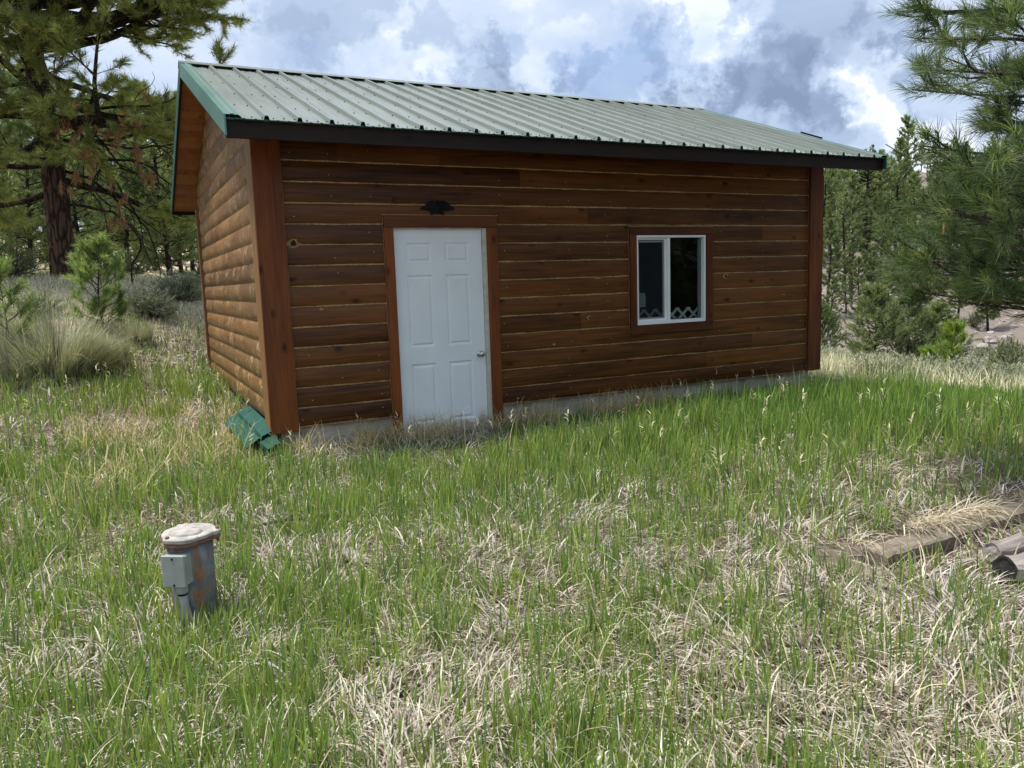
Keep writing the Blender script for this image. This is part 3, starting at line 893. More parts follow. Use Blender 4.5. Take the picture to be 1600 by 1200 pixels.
def siding(G, u0, u1, z_of, courses, openings, axis, base, outward, topf=None, joints=(), amp=1.0, caulk=True):
    """log courses on a wall; axis 0 = wall along X at y=base, 1 = wall along Y at x=base"""
    def P(u, z, o):
        return (u, base + outward * o, z) if axis == 0 else (base + outward * o, u, z)

    for (za, zb) in courses:
        cuts = sorted(set([u0, u1] + [o[0] for o in openings if o[2] < zb and o[3] > za] + [o[1] for o in openings if o[2] < zb and o[3] > za]))
        bj = sorted(set(cuts + [j for j, k in joints if abs(k - (za + zb) / 2) < (zb - za) / 2]))
        tint = RNG.random(3)
        for a, b in zip(bj[:-1], bj[1:]):
            if b - a < 1e-4: continue
            if a in [j for j, k in joints]: tint = RNG.random(3)
            mid = (a + b) / 2
            rng = [(za, zb)]
            for o in openings:
                if o[0] < mid < o[1] and o[2] < zb and o[3] > za:
                    nr = []
                    for (p, q) in rng:
                        if o[2] > p + 1e-4: nr.append((p, o[2]))
                        if o[3] < q - 1e-4: nr.append((o[3], q))
                    rng = nr
            for (p, q) in rng:
                if q - p < .003: continue
                ks = 9
                zs = np.linspace(p, q, ks)
                nu = 2 if topf is None else max(2, int((b - a) / .15))
                us = np.linspace(a, b, nu)
                V = []
                for z in zs:
                    for u in us:
                        t = (z - za) / (zb - za)
                        zz = z if topf is None else min(z, topf(u))
                        V.append(P(u, zz, prof(t) * amp))
                V = np.array(V)
                i = np.arange(ks - 1)[:, None] * nu; j = np.arange(nu - 1)[None, :]
                F = np.stack([i + j, i + j + 1, i + nu + j + 1, i + nu + j], -1).reshape(-1, 4)
                if topf is not None:
                    zc = V[F][:, :, 2]
                    F = F[(zc.max(1) - zc.min(1)) > 1e-4]
                if len(F): G.add(V, F, 0, tint)
                if caulk:
                    w = .0050
                    if abs(p - za) < 1e-4:
                        # wavering bead of bare wood along the joint
                        m = max(3, int((b - a) / .10))
                        uu = np.linspace(a, b, m)
                        ww = w * (0.55 + .9 * RNG.random(m)); dz = RNG.normal(0, .0012, m)
                        VV = [P(u_, za + dz_ - w_, .0045) for u_, w_, dz_ in zip(uu, ww, dz)] + [P(u_, za + dz_ + w_ * 1.2, .0085) for u_, w_, dz_ in zip(uu, ww, dz)]
                        FF = np.stack([np.arange(m - 1), np.arange(1, m), np.arange(1, m) + m, np.arange(m - 1) + m], -1)
                        G.add(np.array(VV), FF, 1, (1, 1, 1))


def bead_v(G, x, z0, z1, w=.0045, courses=None):
    """vertical scalloped bead where the boards meet a post"""
    zs = np.arange(z0, z1, .02)
    o = []
    for z in zs:
        t = 0.5
        for (a, b) in courses:
            if a <= z <= b: t = (z - a) / (b - a)
        o.append(prof(t) * .5 + .004)
    V = [(x - w / 2 + .002 * np.sin(z * 9), -q, z) for z, q in zip(zs, o)] + [(x + w / 2 + .002 * np.sin(z * 9), -q, z) for z, q in zip(zs, o)]
    m = len(zs)
    G.add(np.array(V), np.stack([np.arange(m - 1), np.arange(1, m), np.arange(1, m) + m, np.arange(m - 1) + m], -1), 1, (1, 1, 1))


def cabin():
    root = empty('log_cabin', (0, 0, 0), 0, 'small brown log-sided cabin with a pale green ribbed metal roof', 'cabin')
    # ---- foundation
    G = Geo()
    y0, x0, x1, y1 = .045, .05, LX - .13, DY - .05
    for (a, b, c, d) in ((x0, x1, y0, y0 + .15), (x0, x1, y1 - .15, y1), (x0, x0 + .15, y0 + .152, y1 - .152), (x1 - .15, x1, y0 + .152, y1 - .152)):
        G.box(a, b, c, d, -.5, .262)
    G.build('foundation', M['concrete'], root)
    # ---- front siding
    cz = [(.258, .425 + .001)] + [(.425 + .181 * k, .425 + .181 * (k + 1)) for k in range(13)]
    G = Geo()
    dops = (1.085, 2.232, -1, 2.13)
    wop = (3.83, 4.966, .885, 2.025)
    jts = [(3.2, 1.06), (5.6, .70), (2.9, 1.7), (3.3, 2.06), (5.75, 1.88), (5.5, 2.6), (.7, 2.6), (4.9, .52), (1.18, 2.24), (1.98, 2.24), (2.52, 2.42), (4.64, 2.42), (1.66, 2.6), (2.48, 2.78), (5.3, 2.6)]
    siding(G, .195, 6.502, None, cz, [dops, wop], 0, 0.0, -1, joints=jts, amp=.5)
    for x, a, b in ((.2005, .26, 2.77), (1.0805, .26, 2.13), (2.2365, .26, 2.13), (3.8165, .885, 2.03), (6.4965, .26, 2.77)):
        bead_v(G, x, a, b, courses=cz)
    # nail heads
    for xs in (.28, .62, .98, 2.32, 3.05, 3.55, 5.1, 5.75, 6.4):
        for (a, b) in cz:
            if xs in (3.05, 3.55) and False: continue
            if RNG.random() < .45: continue
            t = .35 if RNG.random() < .5 else .6
            zc = a + (b - a) * t; xx = xs + RNG.normal(0, .02)
            an = np.linspace(0, 6.283, 7)[:-1]
            G.poly([(xx + .0045 * np.cos(q), -prof(t) * .5 - .0012, zc + .0045 * np.sin(q)) for q in an], 2)
    G.build('log_siding', [M['log'], M['caulk'], M['nail']], root, smooth=True)
    # ---- gable siding (left side and its twin on the right)
    gc = [(.291, .291 + .181)] + [(.291 + .181 * k, .291 + .181 * (k + 1)) for k in range(1, 21)]
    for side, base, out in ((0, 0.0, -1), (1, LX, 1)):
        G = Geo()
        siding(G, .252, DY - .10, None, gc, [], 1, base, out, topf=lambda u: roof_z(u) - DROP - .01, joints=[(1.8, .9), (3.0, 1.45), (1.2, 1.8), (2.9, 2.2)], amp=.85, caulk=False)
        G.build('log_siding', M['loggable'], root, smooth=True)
    G = Geo()
    siding(G, .05, LX - .05, None, cz, [], 0, DY, 1, caulk=False)
    G.build('log_siding', M['log'], root)
    # ---- inner shell so no daylight leaks through
    G = Geo()
    t = .012
    def wallx(x0, x1, z0, z1, y):
        G.box(x0, x1, y + t, y + .10, z0, z1)
    wallx(.03, 1.17, .25, 2.88, 0); wallx(2.13, 3.90, .25, 2.88, 0); wallx(4.878, LX - .03, .25, 2.88, 0)
    wallx(1.17, 2.13, 2.03, 2.88, 0); wallx(3.90, 4.878, .25, .968, 0); wallx(3.90, 4.878, 1.95, 2.88, 0)
    G.box(.03, LX - .03, DY - .11, DY - .012, .25, 2.70)
    for xa, xb in ((.012, .11), (LX - .11, LX - .012)):
        V = []
        ya, yb = .115, DY - .115
        zt = lambda y: roof_z(y) - DROP - .03
        pts = [(ya, .25), (yb, .25), (yb, zt(yb)), (DY / 2, zt(DY / 2)), (ya, zt(ya))]
        n = len(pts)
        A = [(xa, p, q) for p, q in pts]; B = [(xb, p, q) for p, q in pts]
        G.add(np.array(A + B), [[k, (k + 1) % n, (k + 1) % n + n, k + n] for k in range(n)])
        G.poly(A); G.poly(B[::-1])
    G.box(.12, LX - .12, .12, DY - .12, .20, .255)
    G.build('inner_wall', M['int'], root)
    # ---- corner boards
    for (xa, xb, zb) in ((-.047, .197, .222), (6.499, 6.712, .262)):
        G = Geo(); G.bbox(xa, xb, -.042, -.002, zb, 2.80, .003, 0, RNG.random(3)); G.build('corner_board', M['post'], root)
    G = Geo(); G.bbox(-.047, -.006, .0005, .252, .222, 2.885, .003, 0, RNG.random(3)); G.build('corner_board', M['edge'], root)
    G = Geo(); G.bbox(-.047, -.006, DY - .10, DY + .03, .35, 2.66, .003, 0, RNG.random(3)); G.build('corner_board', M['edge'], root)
    G = Geo(); G.bbox(LX + .002, LX + .04, .0005, .252, .262, 2.66, .003, 0, RNG.random(3)); G.build('corner_board', M['post'], root)
    G = Geo(); G.bbox(LX + .002, LX + .04, DY - .10, DY + .03, .262, 2.66, .003, 0, RNG.random(3)); G.build('corner_board', M['post'], root)
    # ---- roof structure: sheathing underside (soffit), fascia
    xa, xb = -GO, LX + GO2
    for s in (0, 1):
        ye = -EO if s == 0 else DY + EO
        G = Geo()
        # boards running up the slope under the overhangs, laid crosswise strip by strip
        nb = 24
        for k in range(nb):
            ta, tb = k / nb, (k + 1) / nb - .0012
            q = []
            for t_ in (ta, tb):
                y = DY / 2 + (ye + (.037 if s == 0 else -.037) - DY / 2) * t_
                q.append((y, roof_z(y) - DROP + .012))
            c = RNG.random(3)
            G.add([(xa + .03, q[0][0], q[0][1]), (xb - .03, q[0][0], q[0][1]), (xb - .03, q[1][0], q[1][1]), (xa + .03, q[1][0], q[1][1]),
                   (xa + .03, q[0][0], q[0][1] + .05), (xb - .03, q[0][0], q[0][1] + .05), (xb - .03, q[1][0], q[1][1] + .05), (xa + .03, q[1][0], q[1][1] + .05)],
                  [[0, 1, 2, 3], [7, 6, 5, 4], [0, 4, 5, 1], [2, 6, 7, 3], [1, 5, 6, 2], [3, 7, 4, 0]], 0, c)
        G.build('soffit', M['soffit'], root)
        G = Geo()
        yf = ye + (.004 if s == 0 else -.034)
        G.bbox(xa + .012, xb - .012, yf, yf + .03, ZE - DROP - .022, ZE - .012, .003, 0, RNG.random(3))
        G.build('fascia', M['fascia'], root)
    # ---- metal panels
    pitch = .2525
    for s in (0, 1):
        G = Geo()
        ribs = []
        k0 = int(np.floor((xa + .02) / pitch)); 
        prf = []
        x = xa + .01
        xsL = []
        k = k0
        while k * pitch - .009 < xb + .1:
            c = k * pitch - .009
            for dx, h in ((-.022, 0), (-.013, .033), (.013, .033), (.022, 0)):
                xsL.append((c + dx, h))
            for m_ in (1, 2):
                cc = c + pitch * m_ / 3 
                for dx, h in ((-.012, 0), (-.005, .0035), (.005, .0035), (.012, 0)):
                    xsL.append((cc + dx, h))
            k += 1
        xsL = [q for q in xsL if xa + .012 < q[0] < xb - .012]
        xsL = [(xa + .012, 0.0)] + xsL + [(xb - .012, 0.0)]
        ye = -EO - .035 if s == 0 else DY + EO + .035
        yt = DY / 2 + (-.006 if s == 0 else .006)
        nseg = 14
        ysv = np.linspace(ye, yt, nseg)
        sag = RNG.normal(0, .0012, (len(xsL), nseg))
        V = np.array([(x_, y_, roof_z(y_) + h_ + sg) for (x_, h_), srow in zip(xsL, sag) for y_, sg in zip(ysv, srow)])
        n = len(xsL)
        i = np.arange(n - 1)[:, None] * nseg; j = np.arange(nseg - 1)[None, :]
        F = np.stack([i + j, i + nseg + j, i + nseg + j + 1, i + j + 1], -1).reshape(-1, 4)
        G.add(V, F, 0)
        # thickness of the sheet at the eave
        V2 = np.array([(x_, ye, roof_z(ye) + h_ - d) for d in (.0005, -.004 + .010) for (x_, h_) in xsL])
        G.add(V2, np.stack([np.arange(n - 1), np.arange(1, n), np.arange(1, n) + n, np.arange(n - 1) + n], -1), 2)
        # screws
        rows = [.06, .62, 1.28, 1.95, 2.60, 3.08]
        for ri, rr in enumerate(rows):
            y = ye + (rr if s == 0 else -rr)
            k = k0
            while k * pitch < xb - .1:
                for dx in ((.055, .14, .215) if ri == 0 else (.055 if (k + ri) % 2 else .10, .205)):
                    xx = k * pitch + dx + RNG.normal(0, .004)
                    if xx < xa + .1 or xx > xb - .1: continue
                    yy = y + RNG.normal(0, .008)
                    an = np.linspace(0, 6.283, 7)[:-1]; zc = roof_z(yy)
                    top = [(xx + .0045 * np.cos(q), yy + .0045 * np.sin(q), roof_z(yy + .0045 * np.sin(q)) + .008) for q in an]
                    bot = [(xx + .0065 * np.cos(q), yy + .0065 * np.sin(q), roof_z(yy + .0065 * np.sin(q)) + .0005) for q in an]
                    G.add(np.array(bot + top), [[q, (q + 1) % 6, (q + 1) % 6 + 6, q + 6] for q in range(6)], 1)
                    G.poly(top, 1)
                k += 1
        G.build('roof_panel', [M['roof'], M['black'], M['greend']], root)
    # ---- eave drip edge
    for s in (0, 1):
        G = Geo()
        y = -EO - .012 if s == 0 else DY + EO
        G.box(xa + .01, xb - .01, y, y + .012, ZE - .020, ZE - .004)
        G.build('drip_edge', M['greend'], root)
    # ---- ridge cap
    G = Geo()
    w = .125; h = .036
    xr0, xr1 = xa - .004, xb - .004
    pts = []
    for yy, zz in ((DY / 2 - w, roof_z(DY / 2 - w) + h - .004), (DY / 2 - w, roof_z(DY / 2 - w) + h), (DY / 2, ZP + h + .008), (DY / 2 + w, roof_z(DY / 2 + w) + h), (DY / 2 + w, roof_z(DY / 2 + w) + h - .004), (DY / 2, ZP + h + .004)):
        pts.append((yy, zz))
    A = [(xr0, *q) for q in pts]; B = [(xr1, *q) for q in pts]; n = 6
    G.add(np.array(A + B), [[k, (k + 1) % n, (k + 1) % n + n, k + n] for k in range(n)])
    G.poly(A); G.poly(B[::-1])
    G.build('ridge_cap', M['roof'], root)
    # ---- rake trims (four)
    for (x_out, sg) in ((xa, 1), (xb, -1)):
        for s in (0, 1):
            ye = -EO - .04 if s == 0 else DY + EO + .04
            G = Geo()
            yr = DY / 2 + (-.002 if s == 0 else .002)
            lip = .105 if sg > 0 else .07
            top = [(x_out, .027), (x_out + sg * lip, .027), (x_out + sg * (lip + .025), .006), (x_out + sg * (lip + .025), .003), (x_out + sg * lip, .023), (x_out + sg * .003, .023), (x_out + sg * .003, -DROP), (x_out, -DROP)]
            Aa = [(px, ye, roof_z(ye) + dz) for px, dz in top]; Bb = [(px, yr, roof_z(yr) + dz) for px, dz in top]
            n = len(top)
            G.add(np.array(Aa + Bb), [[k, (k + 1) % n, (k + 1) % n + n, k + n] for k in range(n)])
            # hemmed end
            G.add([(x_out - .001 * sg, ye - .002 * (1 - 2 * s), roof_z(ye) + .027), (x_out + sg * .012, ye, roof_z(ye) + .027), (x_out + sg * .012, ye, roof_z(ye) - DROP), (x_out - .001 * sg, ye - .002 * (1 - 2 * s), roof_z(ye) - DROP)], [[0, 1, 2, 3]])
            G.build('rake_trim', M['rake'] if sg > 0 and s == 0 else M['greend'], root)
            G = Geo()
            Aa = [(x_out + sg * .004, ye + (.04 if s == 0 else -.04), 0), (x_out + sg * .030, ye + (.04 if s == 0 else -.04), 0)]
            ys_ = [ye + (.04 if s == 0 else -.04), yr]
            V = []
            for yy in ys_:
                for px in (x_out + sg * .004, x_out + sg * .029):
                    for dz in (-DROP - .012, -.01):
                        V.append((px, yy, roof_z(yy) + dz))
            G.add(V, [[0, 1, 3, 2], [4, 6, 7, 5], [0, 4, 5, 1], [2, 3, 7, 6], [0, 2, 6, 4], [1, 5, 7, 3]], 0, RNG.random(3))
            G.build('fascia', M['fascia'], root)
    # loose strip of trim standing above the right rake
    G = Geo()
    G.box(xb - .05, xb - .02, 0, .36, .030, .048, M=Matrix.Translation((0, .25, roof_z(.25) + .004)) @ Matrix.Rotation(math.atan(SL) + .015, 4, 'X'))
    G.build('bent_trim', M['black'], root)
    # ---- door trim
    G = Geo(); G.bbox(1.082, 1.172, -.038, -.001, -.03, 2.024, .003, 0, RNG.random(3)); G.build('door_trim', M['post'], root)
    G = Geo(); G.bbox(2.126, 2.234, -.038, -.001, -.03, 2.024, .003, 0, RNG.random(3)); G.build('door_trim', M['post'], root)
    G = Geo(); G.bbox(1.082, 2.234, -.040, -.001, 2.026, 2.133, .003, 0, RNG.random(3)); G.build('door_trim', M['trimx'], root)
    G = Geo(); G.bbox(1.07, 2.246, -.030, -.002, 2.135, 2.142, .001); G.build('trim_edge', M['caulk'], root)
    # ---- jamb
    G = Geo()
    G.box(1.150, 1.170, -.001, .11, -.02, 2.02); G.box(2.086, 2.1255, -.012, .11, -.02, 2.02); G.box(1.1705, 2.0855, -.001, .11, 2.012, 2.024)
    G.build('door_jamb', M['jamb'], root)
    # ---- door leaf with six embossed panels
    G = Geo()
    dx0, dx1, dz0, dz1, yd = 1.1715, 2.084, -.01, 2.010, .020
    cols = [(1.30, 1.555), (1.69, 1.945)]
    rows = [(1.695, 1.885), (.895, 1.58), (.155, .735)]
    xs = [dx0, cols[0][0], cols[0][1], cols[1][0], cols[1][1], dx1]
    zs = [dz0, rows[2][0], rows[2][1], rows[1][0], rows[1][1], rows[0][0], rows[0][1], dz1]
    for i in range(5):
        for j in range(7):
            if i in (1, 3) and j in (1, 3, 5):
                a, b, c, d = xs[i], xs[i + 1], zs[j], zs[j + 1]
                rings = [(0, 0), (.008, .009), (.022, .011), (.040, .001)]
                prev = None
                for ins, dep in rings:
                    q = [(a + ins, yd + dep, c + ins), (b - ins, yd + dep, c + ins), (b - ins, yd + dep, d - ins), (a + ins, yd + dep, d - ins)]
                    if prev is not None:
                        G.add(np.array(prev + q), [[k, (k + 1) % 4, (k + 1) % 4 + 4, k + 4] for k in range(4)])
                    prev = q
                G.poly(prev)
            else:
                G.poly([(xs[i], yd, zs[j]), (xs[i + 1], yd, zs[j]), (xs[i + 1], yd, zs[j + 1]), (xs[i], yd, zs[j + 1])])
    G.box(dx0, dx1, yd + .0125, yd + .045, dz0, dz1)
    door = G.build('door', M['door'], root)
    G = Geo()
    G.lathe([(0.001, 0), (.033, 0), (.034, .004), (.026, .010), (.012, .014), (.012, .032), (.024, .040), (.030, .052), (.029, .064), (.020, .072), (.001, .074)], k=20)
    kn = G.build('door_knob', M['steel'], door, smooth=True)
    kn.rotation_euler = (math.pi / 2, 0, 0); kn.location = (2.022, yd - .001, .79)
    G = Geo(); G.box(1.172, 2.084, -.005, .045, -.045, -.012); G.build('door_sill', M['oldwood'], root)
    # ---- window trim
    for (a, b, c, d) in ((3.82, 3.908, .968, 1.948), (4.872, 4.976, .968, 1.948)):
        G = Geo(); G.bbox(a, b, -.038, -.001, c, d, .003, 0, RNG.random(3)); G.build('window_trim', M['post'], root)
    for (c, d) in ((.872, .966), (1.950, 2.033)):
        G = Geo(); G.bbox(3.82, 4.976, -.038, -.001, c, d, .003, 0, RNG.random(3)); G.build('window_trim', M['trimx'], root)
    G = Geo(); G.bbox(3.812, 4.984, -.030, -.002, 2.035, 2.041, .001); G.build('trim_edge', M['caulk'], root)
    # ---- window
    win = empty('window', (3.909, 0, .970)); win.parent = root
    W_, H_ = .962, .976
    G = Geo()
    f = .030
    for (a, b, c, d) in ((0, W_, 0, f + .008), (0, W_, H_ - f + .004, H_), (0, f - .006, f + .0085, H_ - f + .0035), (W_ - f, W_, f + .0085, H_ - f + .0035)):
        G.bbox(a, b, -.028, .05, c, d, .003)
    G.bbox(.425, .463, -.018, .05, f + .0085, H_ - f + .0035, .003)
    G.build('window_frame', M['vinyl'], win)
    # sliding sash, left half, set back
    G = Geo()
    a0, a1, c0, c1 = .0245, .4245, .0385, H_ - .0265
    for (a, b, c, d) in ((a0, a1, c0, c0 + .022), (a0, a1, c1 - .022, c1), (a0, a0 + .012, c0 + .0225, c1 - .0225), (a1 - .030, a1, c0 + .0225, c1 - .0225)):
        G.bbox(a, b, .0005, .020, c, d, .002)
    sash = G.build('sash', M['vinyl'], win)
    G = Geo(); G.box(.036, .395, .012, .015, .06, H_ - .048); G.build('window_pane', M['glass'], win)
    G = Geo(); G.box(.4635, .931, .016, .019, .0385, H_ - .0265); G.build('window_pane', M['glass'], win)
    G = Geo()
    for (a, b, c, d) in ((.462, .931, .0385, .046), (.888, .931, .047, .94)):
        G.box(a, b, .022, .034, c, d)
    for (a, b, c, d) in ((.036, .050, .06, .92), (.372, .394, .06, .92), (.051, .371, .06, .078), (.051, .371, .90, .92)):
        G.box(a, b, .0025, .010, c, d)
    scr = G.build('screen_frame', M['screen'], win)
    G = Geo(); G.box(.051, .371, .005, .006, .079, .899); G.build('insect_screen', M['screenmesh'], scr)
    # ---- holes pecked in the siding
    def hole(x, z, r, raw):
        G = Geo()
        an = np.linspace(0, 2 * np.pi, 15)[:-1]
        ro = np.array([r * (1.0 + RNG.normal(0, .18)) for _ in an]); rb = ro + np.array([raw * RNG.uniform(.4, 1.5) for _ in an])
        yi = -.0145
        A = [(x + q * np.cos(a) * 1.15, yi - .002, z + q * np.sin(a)) for q, a in zip(ro, an)]
        B = [(x + q * np.cos(a) * 1.2, yi + .010, z + q * np.sin(a)) for q, a in zip(rb, an)]
        Cc = [(x + q * .85 * np.cos(a), .005, z + q * .85 * np.sin(a)) for q, a in zip(ro, an)]
        n = len(an)
        fc = [[k, (k + 1) % n, (k + 1) % n + n, k + n] for k in range(n)]
        G.add(np.array(B + A), fc, 0)
        G.poly([(p[0], yi - .0005, p[2]) for p in A], 1)  # near-black disc carries the shade of the hole's depth in its colour
        G.build('woodpecker_hole', [M['rawwood'], M['hole']], root)
    hole(.262, 1.885, .026, .022); hole(5.18, 1.47, .016, .020); hole(3.30, 1.085, .013, .016)
    # pale scars
    for (x, z, w_, h_) in ((3.42, 1.50, .05, .010), (3.74, 1.52, .07, .005), (2.86, .83, .02, .012), (.47, 1.30, .022, .016), (6.1, 1.23, .03, .006), (4.1, 1.97, .02, .01)):
        G = Geo()
        an = np.linspace(0, 6.283, 9)[:-1]
        pr_ = [(x + w_ * np.cos(a) * RNG.uniform(.6, 1.1), z + h_ * np.sin(a) * RNG.uniform(.6, 1.2)) for a in an]
        A = [(p, -.0125, q) for p, q in pr_]; B = [(x + (p - x) * 1.1, -.006, z + (q - z) * 1.1) for p, q in pr_]
        G.add(np.array(B + A), [[k, (k + 1) % 8, (k + 1) % 8 + 8, k + 8] for k in range(8)]); G.poly(A)
        G.build('scar', M['rawwood'], root)
    return root


RNG = np.random.default_rng(102)
cabin()


# things on and inside the cabin
def details():
    # spread-winged bird plaque over the door
    G = Geo()
    half = [(0, .030), (.012, .045), (.030, .060), (.055, .066), (.080, .058), (.105, .036), (.135, .016), (.172, -.004), (.166, -.016), (.135, -.018),
            (.105, -.020), (.078, -.022), (.070, -.030), (.052, -.030), (.048, -.042), (.060, -.060), (.050, -.070), (.034, -.062), (.022, -.048), (.010, -.050), (0, -.046)]
    left = [(-x * 1.0, z * (1 if i < 14 else 1.0)) for i, (x, z) in enumerate(half)][::-1]
    left = [(x - (.012 if -.09 < x < -.03 and z < -.03 else 0), z) for x, z in left]
    out = half + left[1:-1]
    n = len(out)
    cx, cz_ = 1.62, 2.208
    A = [(cx + x, -.050 + .06 * abs(x) , cz_ + z) for x, z in out]; B = [(cx + x, -.026, cz_ + z) for x, z in out]
    mid = [(cx, -.060, cz_)]
    G.add(np.array(A + B), [[k, (k + 1) % n, (k + 1) % n + n, k + n] for k in range(n)])
    G.add(np.array(A + mid), [[k, (k + 1) % n, n] for k in range(n)])
    G.lathe([(.0, .034), (.011, .028), (.015, .016), (.012, .0), (.0, -.01)], c=(cx - .004, -.052, cz_ + .036), k=8)
    tag(G.build('bird_plaque', [M['black']]), 'small black metal spread-winged eagle mounted above the white door', 'wall ornament')
    # latticed strip standing along the window bottom
    G = Geo()
    for k in range(6):
        x = 3.985 + k * .155
        for sx in (-1, 1):
            a = Matrix.Translation((x, .060, 1.062)) @ Matrix.Rotation(sx * math.radians(41), 4, 'Y')
            G.box(-.100 if k else (-.05 if sx < 0 else -.05), .100, -.002 + .003 * sx, .002 + .003 * sx, -.014, .014, M=a)
        G.box(x + .048, x + .107, .054, .066, 1.110, 1.136)
    tag(G.build('lattice_strip', M['lace']), 'pale diamond lattice strip standing inside along the bottom of the cabin window', 'lattice')
    G = Geo()
    G.add([(3.963, .050, 1.165), (4.072, .050, 1.165), (4.078, .050, 1.175), (4.078, .050, 1.30), (4.064, .050, 1.322), (4.044, .050, 1.316), (3.965, .050, 1.330)], [[0, 1, 2, 3, 4, 5, 6]])
    G.add([(3.963, .052, 1.165), (4.072, .052, 1.165), (4.078, .052, 1.175), (4.078, .052, 1.30), (4.064, .052, 1.322), (4.044, .052, 1.316), (3.965, .052, 1.330)], [[6, 5, 4, 3, 2, 1, 0]])
    tag(G.build('paper_sheet', M['paper']), 'small pale sheet of paper inside the left pane of the cabin window', 'paper')

    # ---- green flashing pieces lying by the gable corner
    def strip(name, label, P0, P1, across, w, lips):
        """folded sheet from P0 to P1, width vector across, with small folded lips"""
        G = Geo()
        P0, P1, ac = Vector(P0), Vector(P1), Vector(across).normalized()
        nr = (P1 - P0).cross(ac).normalized()
        if nr.z < 0: nr = -nr
        pts = [ac * a + nr * b for a, b in lips]
        th = nr * .003
        n = len(pts)
        V = [P0 + p for p in pts] + [P1 + p for p in pts] + [P0 + p - th for p in pts] + [P1 + p - th for p in pts]
        F = [[k, k + 1, n + k + 1, n + k] for k in range(n - 1)] + [[2 * n + k, 3 * n + k, 3 * n + k + 1, 2 * n + k + 1] for k in range(n - 1)]
        F += [[k, 2 * n + k, 2 * n + k + 1, k + 1] for k in range(n - 1)] + [[n + k, n + k + 1, 3 * n + k + 1, 3 * n + k] for k in range(n - 1)]
        F += [[0, n, 3 * n, 2 * n], [n - 1, 3 * n - 1, 4 * n - 1, 2 * n - 1]]
        G.add(np.array([list(v) for v in V]), F)
        return tag(G.build(name, M['greend']), label, 'metal trim', 'green metal trim offcuts')
    strip('metal_flashing', 'wider dark green metal trim piece leaning on the bottom of the cabin gable wall', (-.265, -.06, .135), (-.30, 1.15, .19), (.9, .12, .42), .3,
          [(-.002, -.06), (0, 0), (.13, .018), (.145, -.004), (.16, .018), (.29, .01)])
    strip('metal_flashing', 'narrower dark green metal trim piece with an open black end below the corner board', (-.125, -.30, .150), (-.215, .40, .20), (.95, .1, .22), .12,
          [(-.004, -.085), (0, 0), (.05, .004), (.055, .012), (.120, .014), (.128, -.085)])

    # ---- well head
    wx, wy = -.955, -3.30
    z0 = g1(wx, wy)
    root = empty('well_head', (wx, wy, z0), 0, 'rusty steel well casing with an off white bolted cap standing in the grass', 'well head')
    G = Geo()
    G.lathe([(.097, -.25), (.097, 0), (.096, .2), (.098, .385), (.091, .387), (.091, .2)], k=40)
    G.build('casing', M['casing'], root, smooth=True)
    cap = []
    an = np.linspace(0, 2 * np.pi, 72, endpoint=False)
    lug = np.zeros_like(an)
    a0s = [math.radians(a) for a in (-20, 100, 220)]
    for a0 in a0s:
        dd = np.abs((an - a0 + np.pi) % (2 * np.pi) - np.pi)
        lug = np.maximum(lug, .022 * np.clip(1 - (dd / .26) ** 2, 0, 1) ** .6)
    # scalloped lobe over the cable entry, facing the camera's left
    ab = math.radians(248)
    dd = np.abs((an - ab + np.pi) % (2 * np.pi) - np.pi)
    lobe = .020 * np.clip(1 - (dd / .62) ** 4, 0, 1)
    R0 = .116 + np.maximum(lug, lobe)
    def ringed(prof_, slot):
        V = []
        for rr, zz in prof_:
            for a, r_ in zip(an, R0):
                rad = max(0.0, (r_ + rr)) if rr > -.09 else (.116 + rr * .88)
                V.append((rad * np.cos(a), rad * np.sin(a), zz))
        k = len(an); n = len(prof_)
        i = np.arange(n - 1)[:, None] * k; j = np.arange(k)[None, :]; j2 = (j + 1) % k
        G.add(np.array(V), np.stack([i + j, i + j2, i + k + j2, i + k + j], -1).reshape(-1, 4), slot)
    G = Geo()
    ringed([(-.02, .372), (-.006, .372), (-.002, .378), (-.002, .386), (-.006, .389), (-.02, .389)], 1)
    ringed([(-.02, .391), (-.004, .391), (.0, .396), (.0, .408), (-.005, .413), (-.020, .416), (-.055, .421), (-.09, .424), (-.1315, .425)], 0)
    ringed([(-.012, .389), (-.012, .391)], 1)
    cp = G.build('well_cap', [M['capmat'], M['caprust']], root, smooth=False)
    # half-moon boss
    G = Geo()
    c_ = Vector((math.cos(ab), math.sin(ab), 0)); s_ = Vector((-math.sin(ab), math.cos(ab), 0))
    V = []; L_ = [(0, 1.0), (.008, .94), (.014, .82), (.017, .5)]
    sh = [(math.cos(t), math.sin(t)) for t in np.linspace(0, np.pi, 13)]
    for h_, sc_ in L_:
        for (cx_, sy_) in sh:
            p = c_ * (.038 + .070 * sy_ * sc_) + s_ * (.075 * cx_ * sc_)
            V.append((p.x, p.y, .417 + h_))
        for (cx_, sy_) in [(-.5, -.12), (0, -.16), (.5, -.12)]:
            p = c_ * (.038 + .070 * sy_ * sc_) + s_ * (.075 * cx_ * sc_)
            V.append((p.x, p.y, .417 + h_))
    k = 16
    i = np.arange(3)[:, None] * k; j = np.arange(k)[None, :]; j2 = (j + 1) % k
    G.add(np.array(V), np.stack([i + j, i + j2, i + k + j2, i + k + j], -1).reshape(-1, 4))
    G.poly(V[-16:])
    G.build('cable_hood', M['capmat'], cp, smooth=False)
    for a0 in a0s:
        G = Geo()
        G.lathe([(.0, .355), (.006, .355), (.006, .408), (.009, .409), (.009, .420), (.007, .424), (.0, .424)], c=(.124 * math.cos(a0), .124 * math.sin(a0), 0), k=6)
        G.build('bolt', M['caprust'], cp)
    # junction box on the side facing the viewer
    nb = Vector((-.55, -.84, 0)).normalized(); rb = Vector((.84, -.55, 0)).normalized()
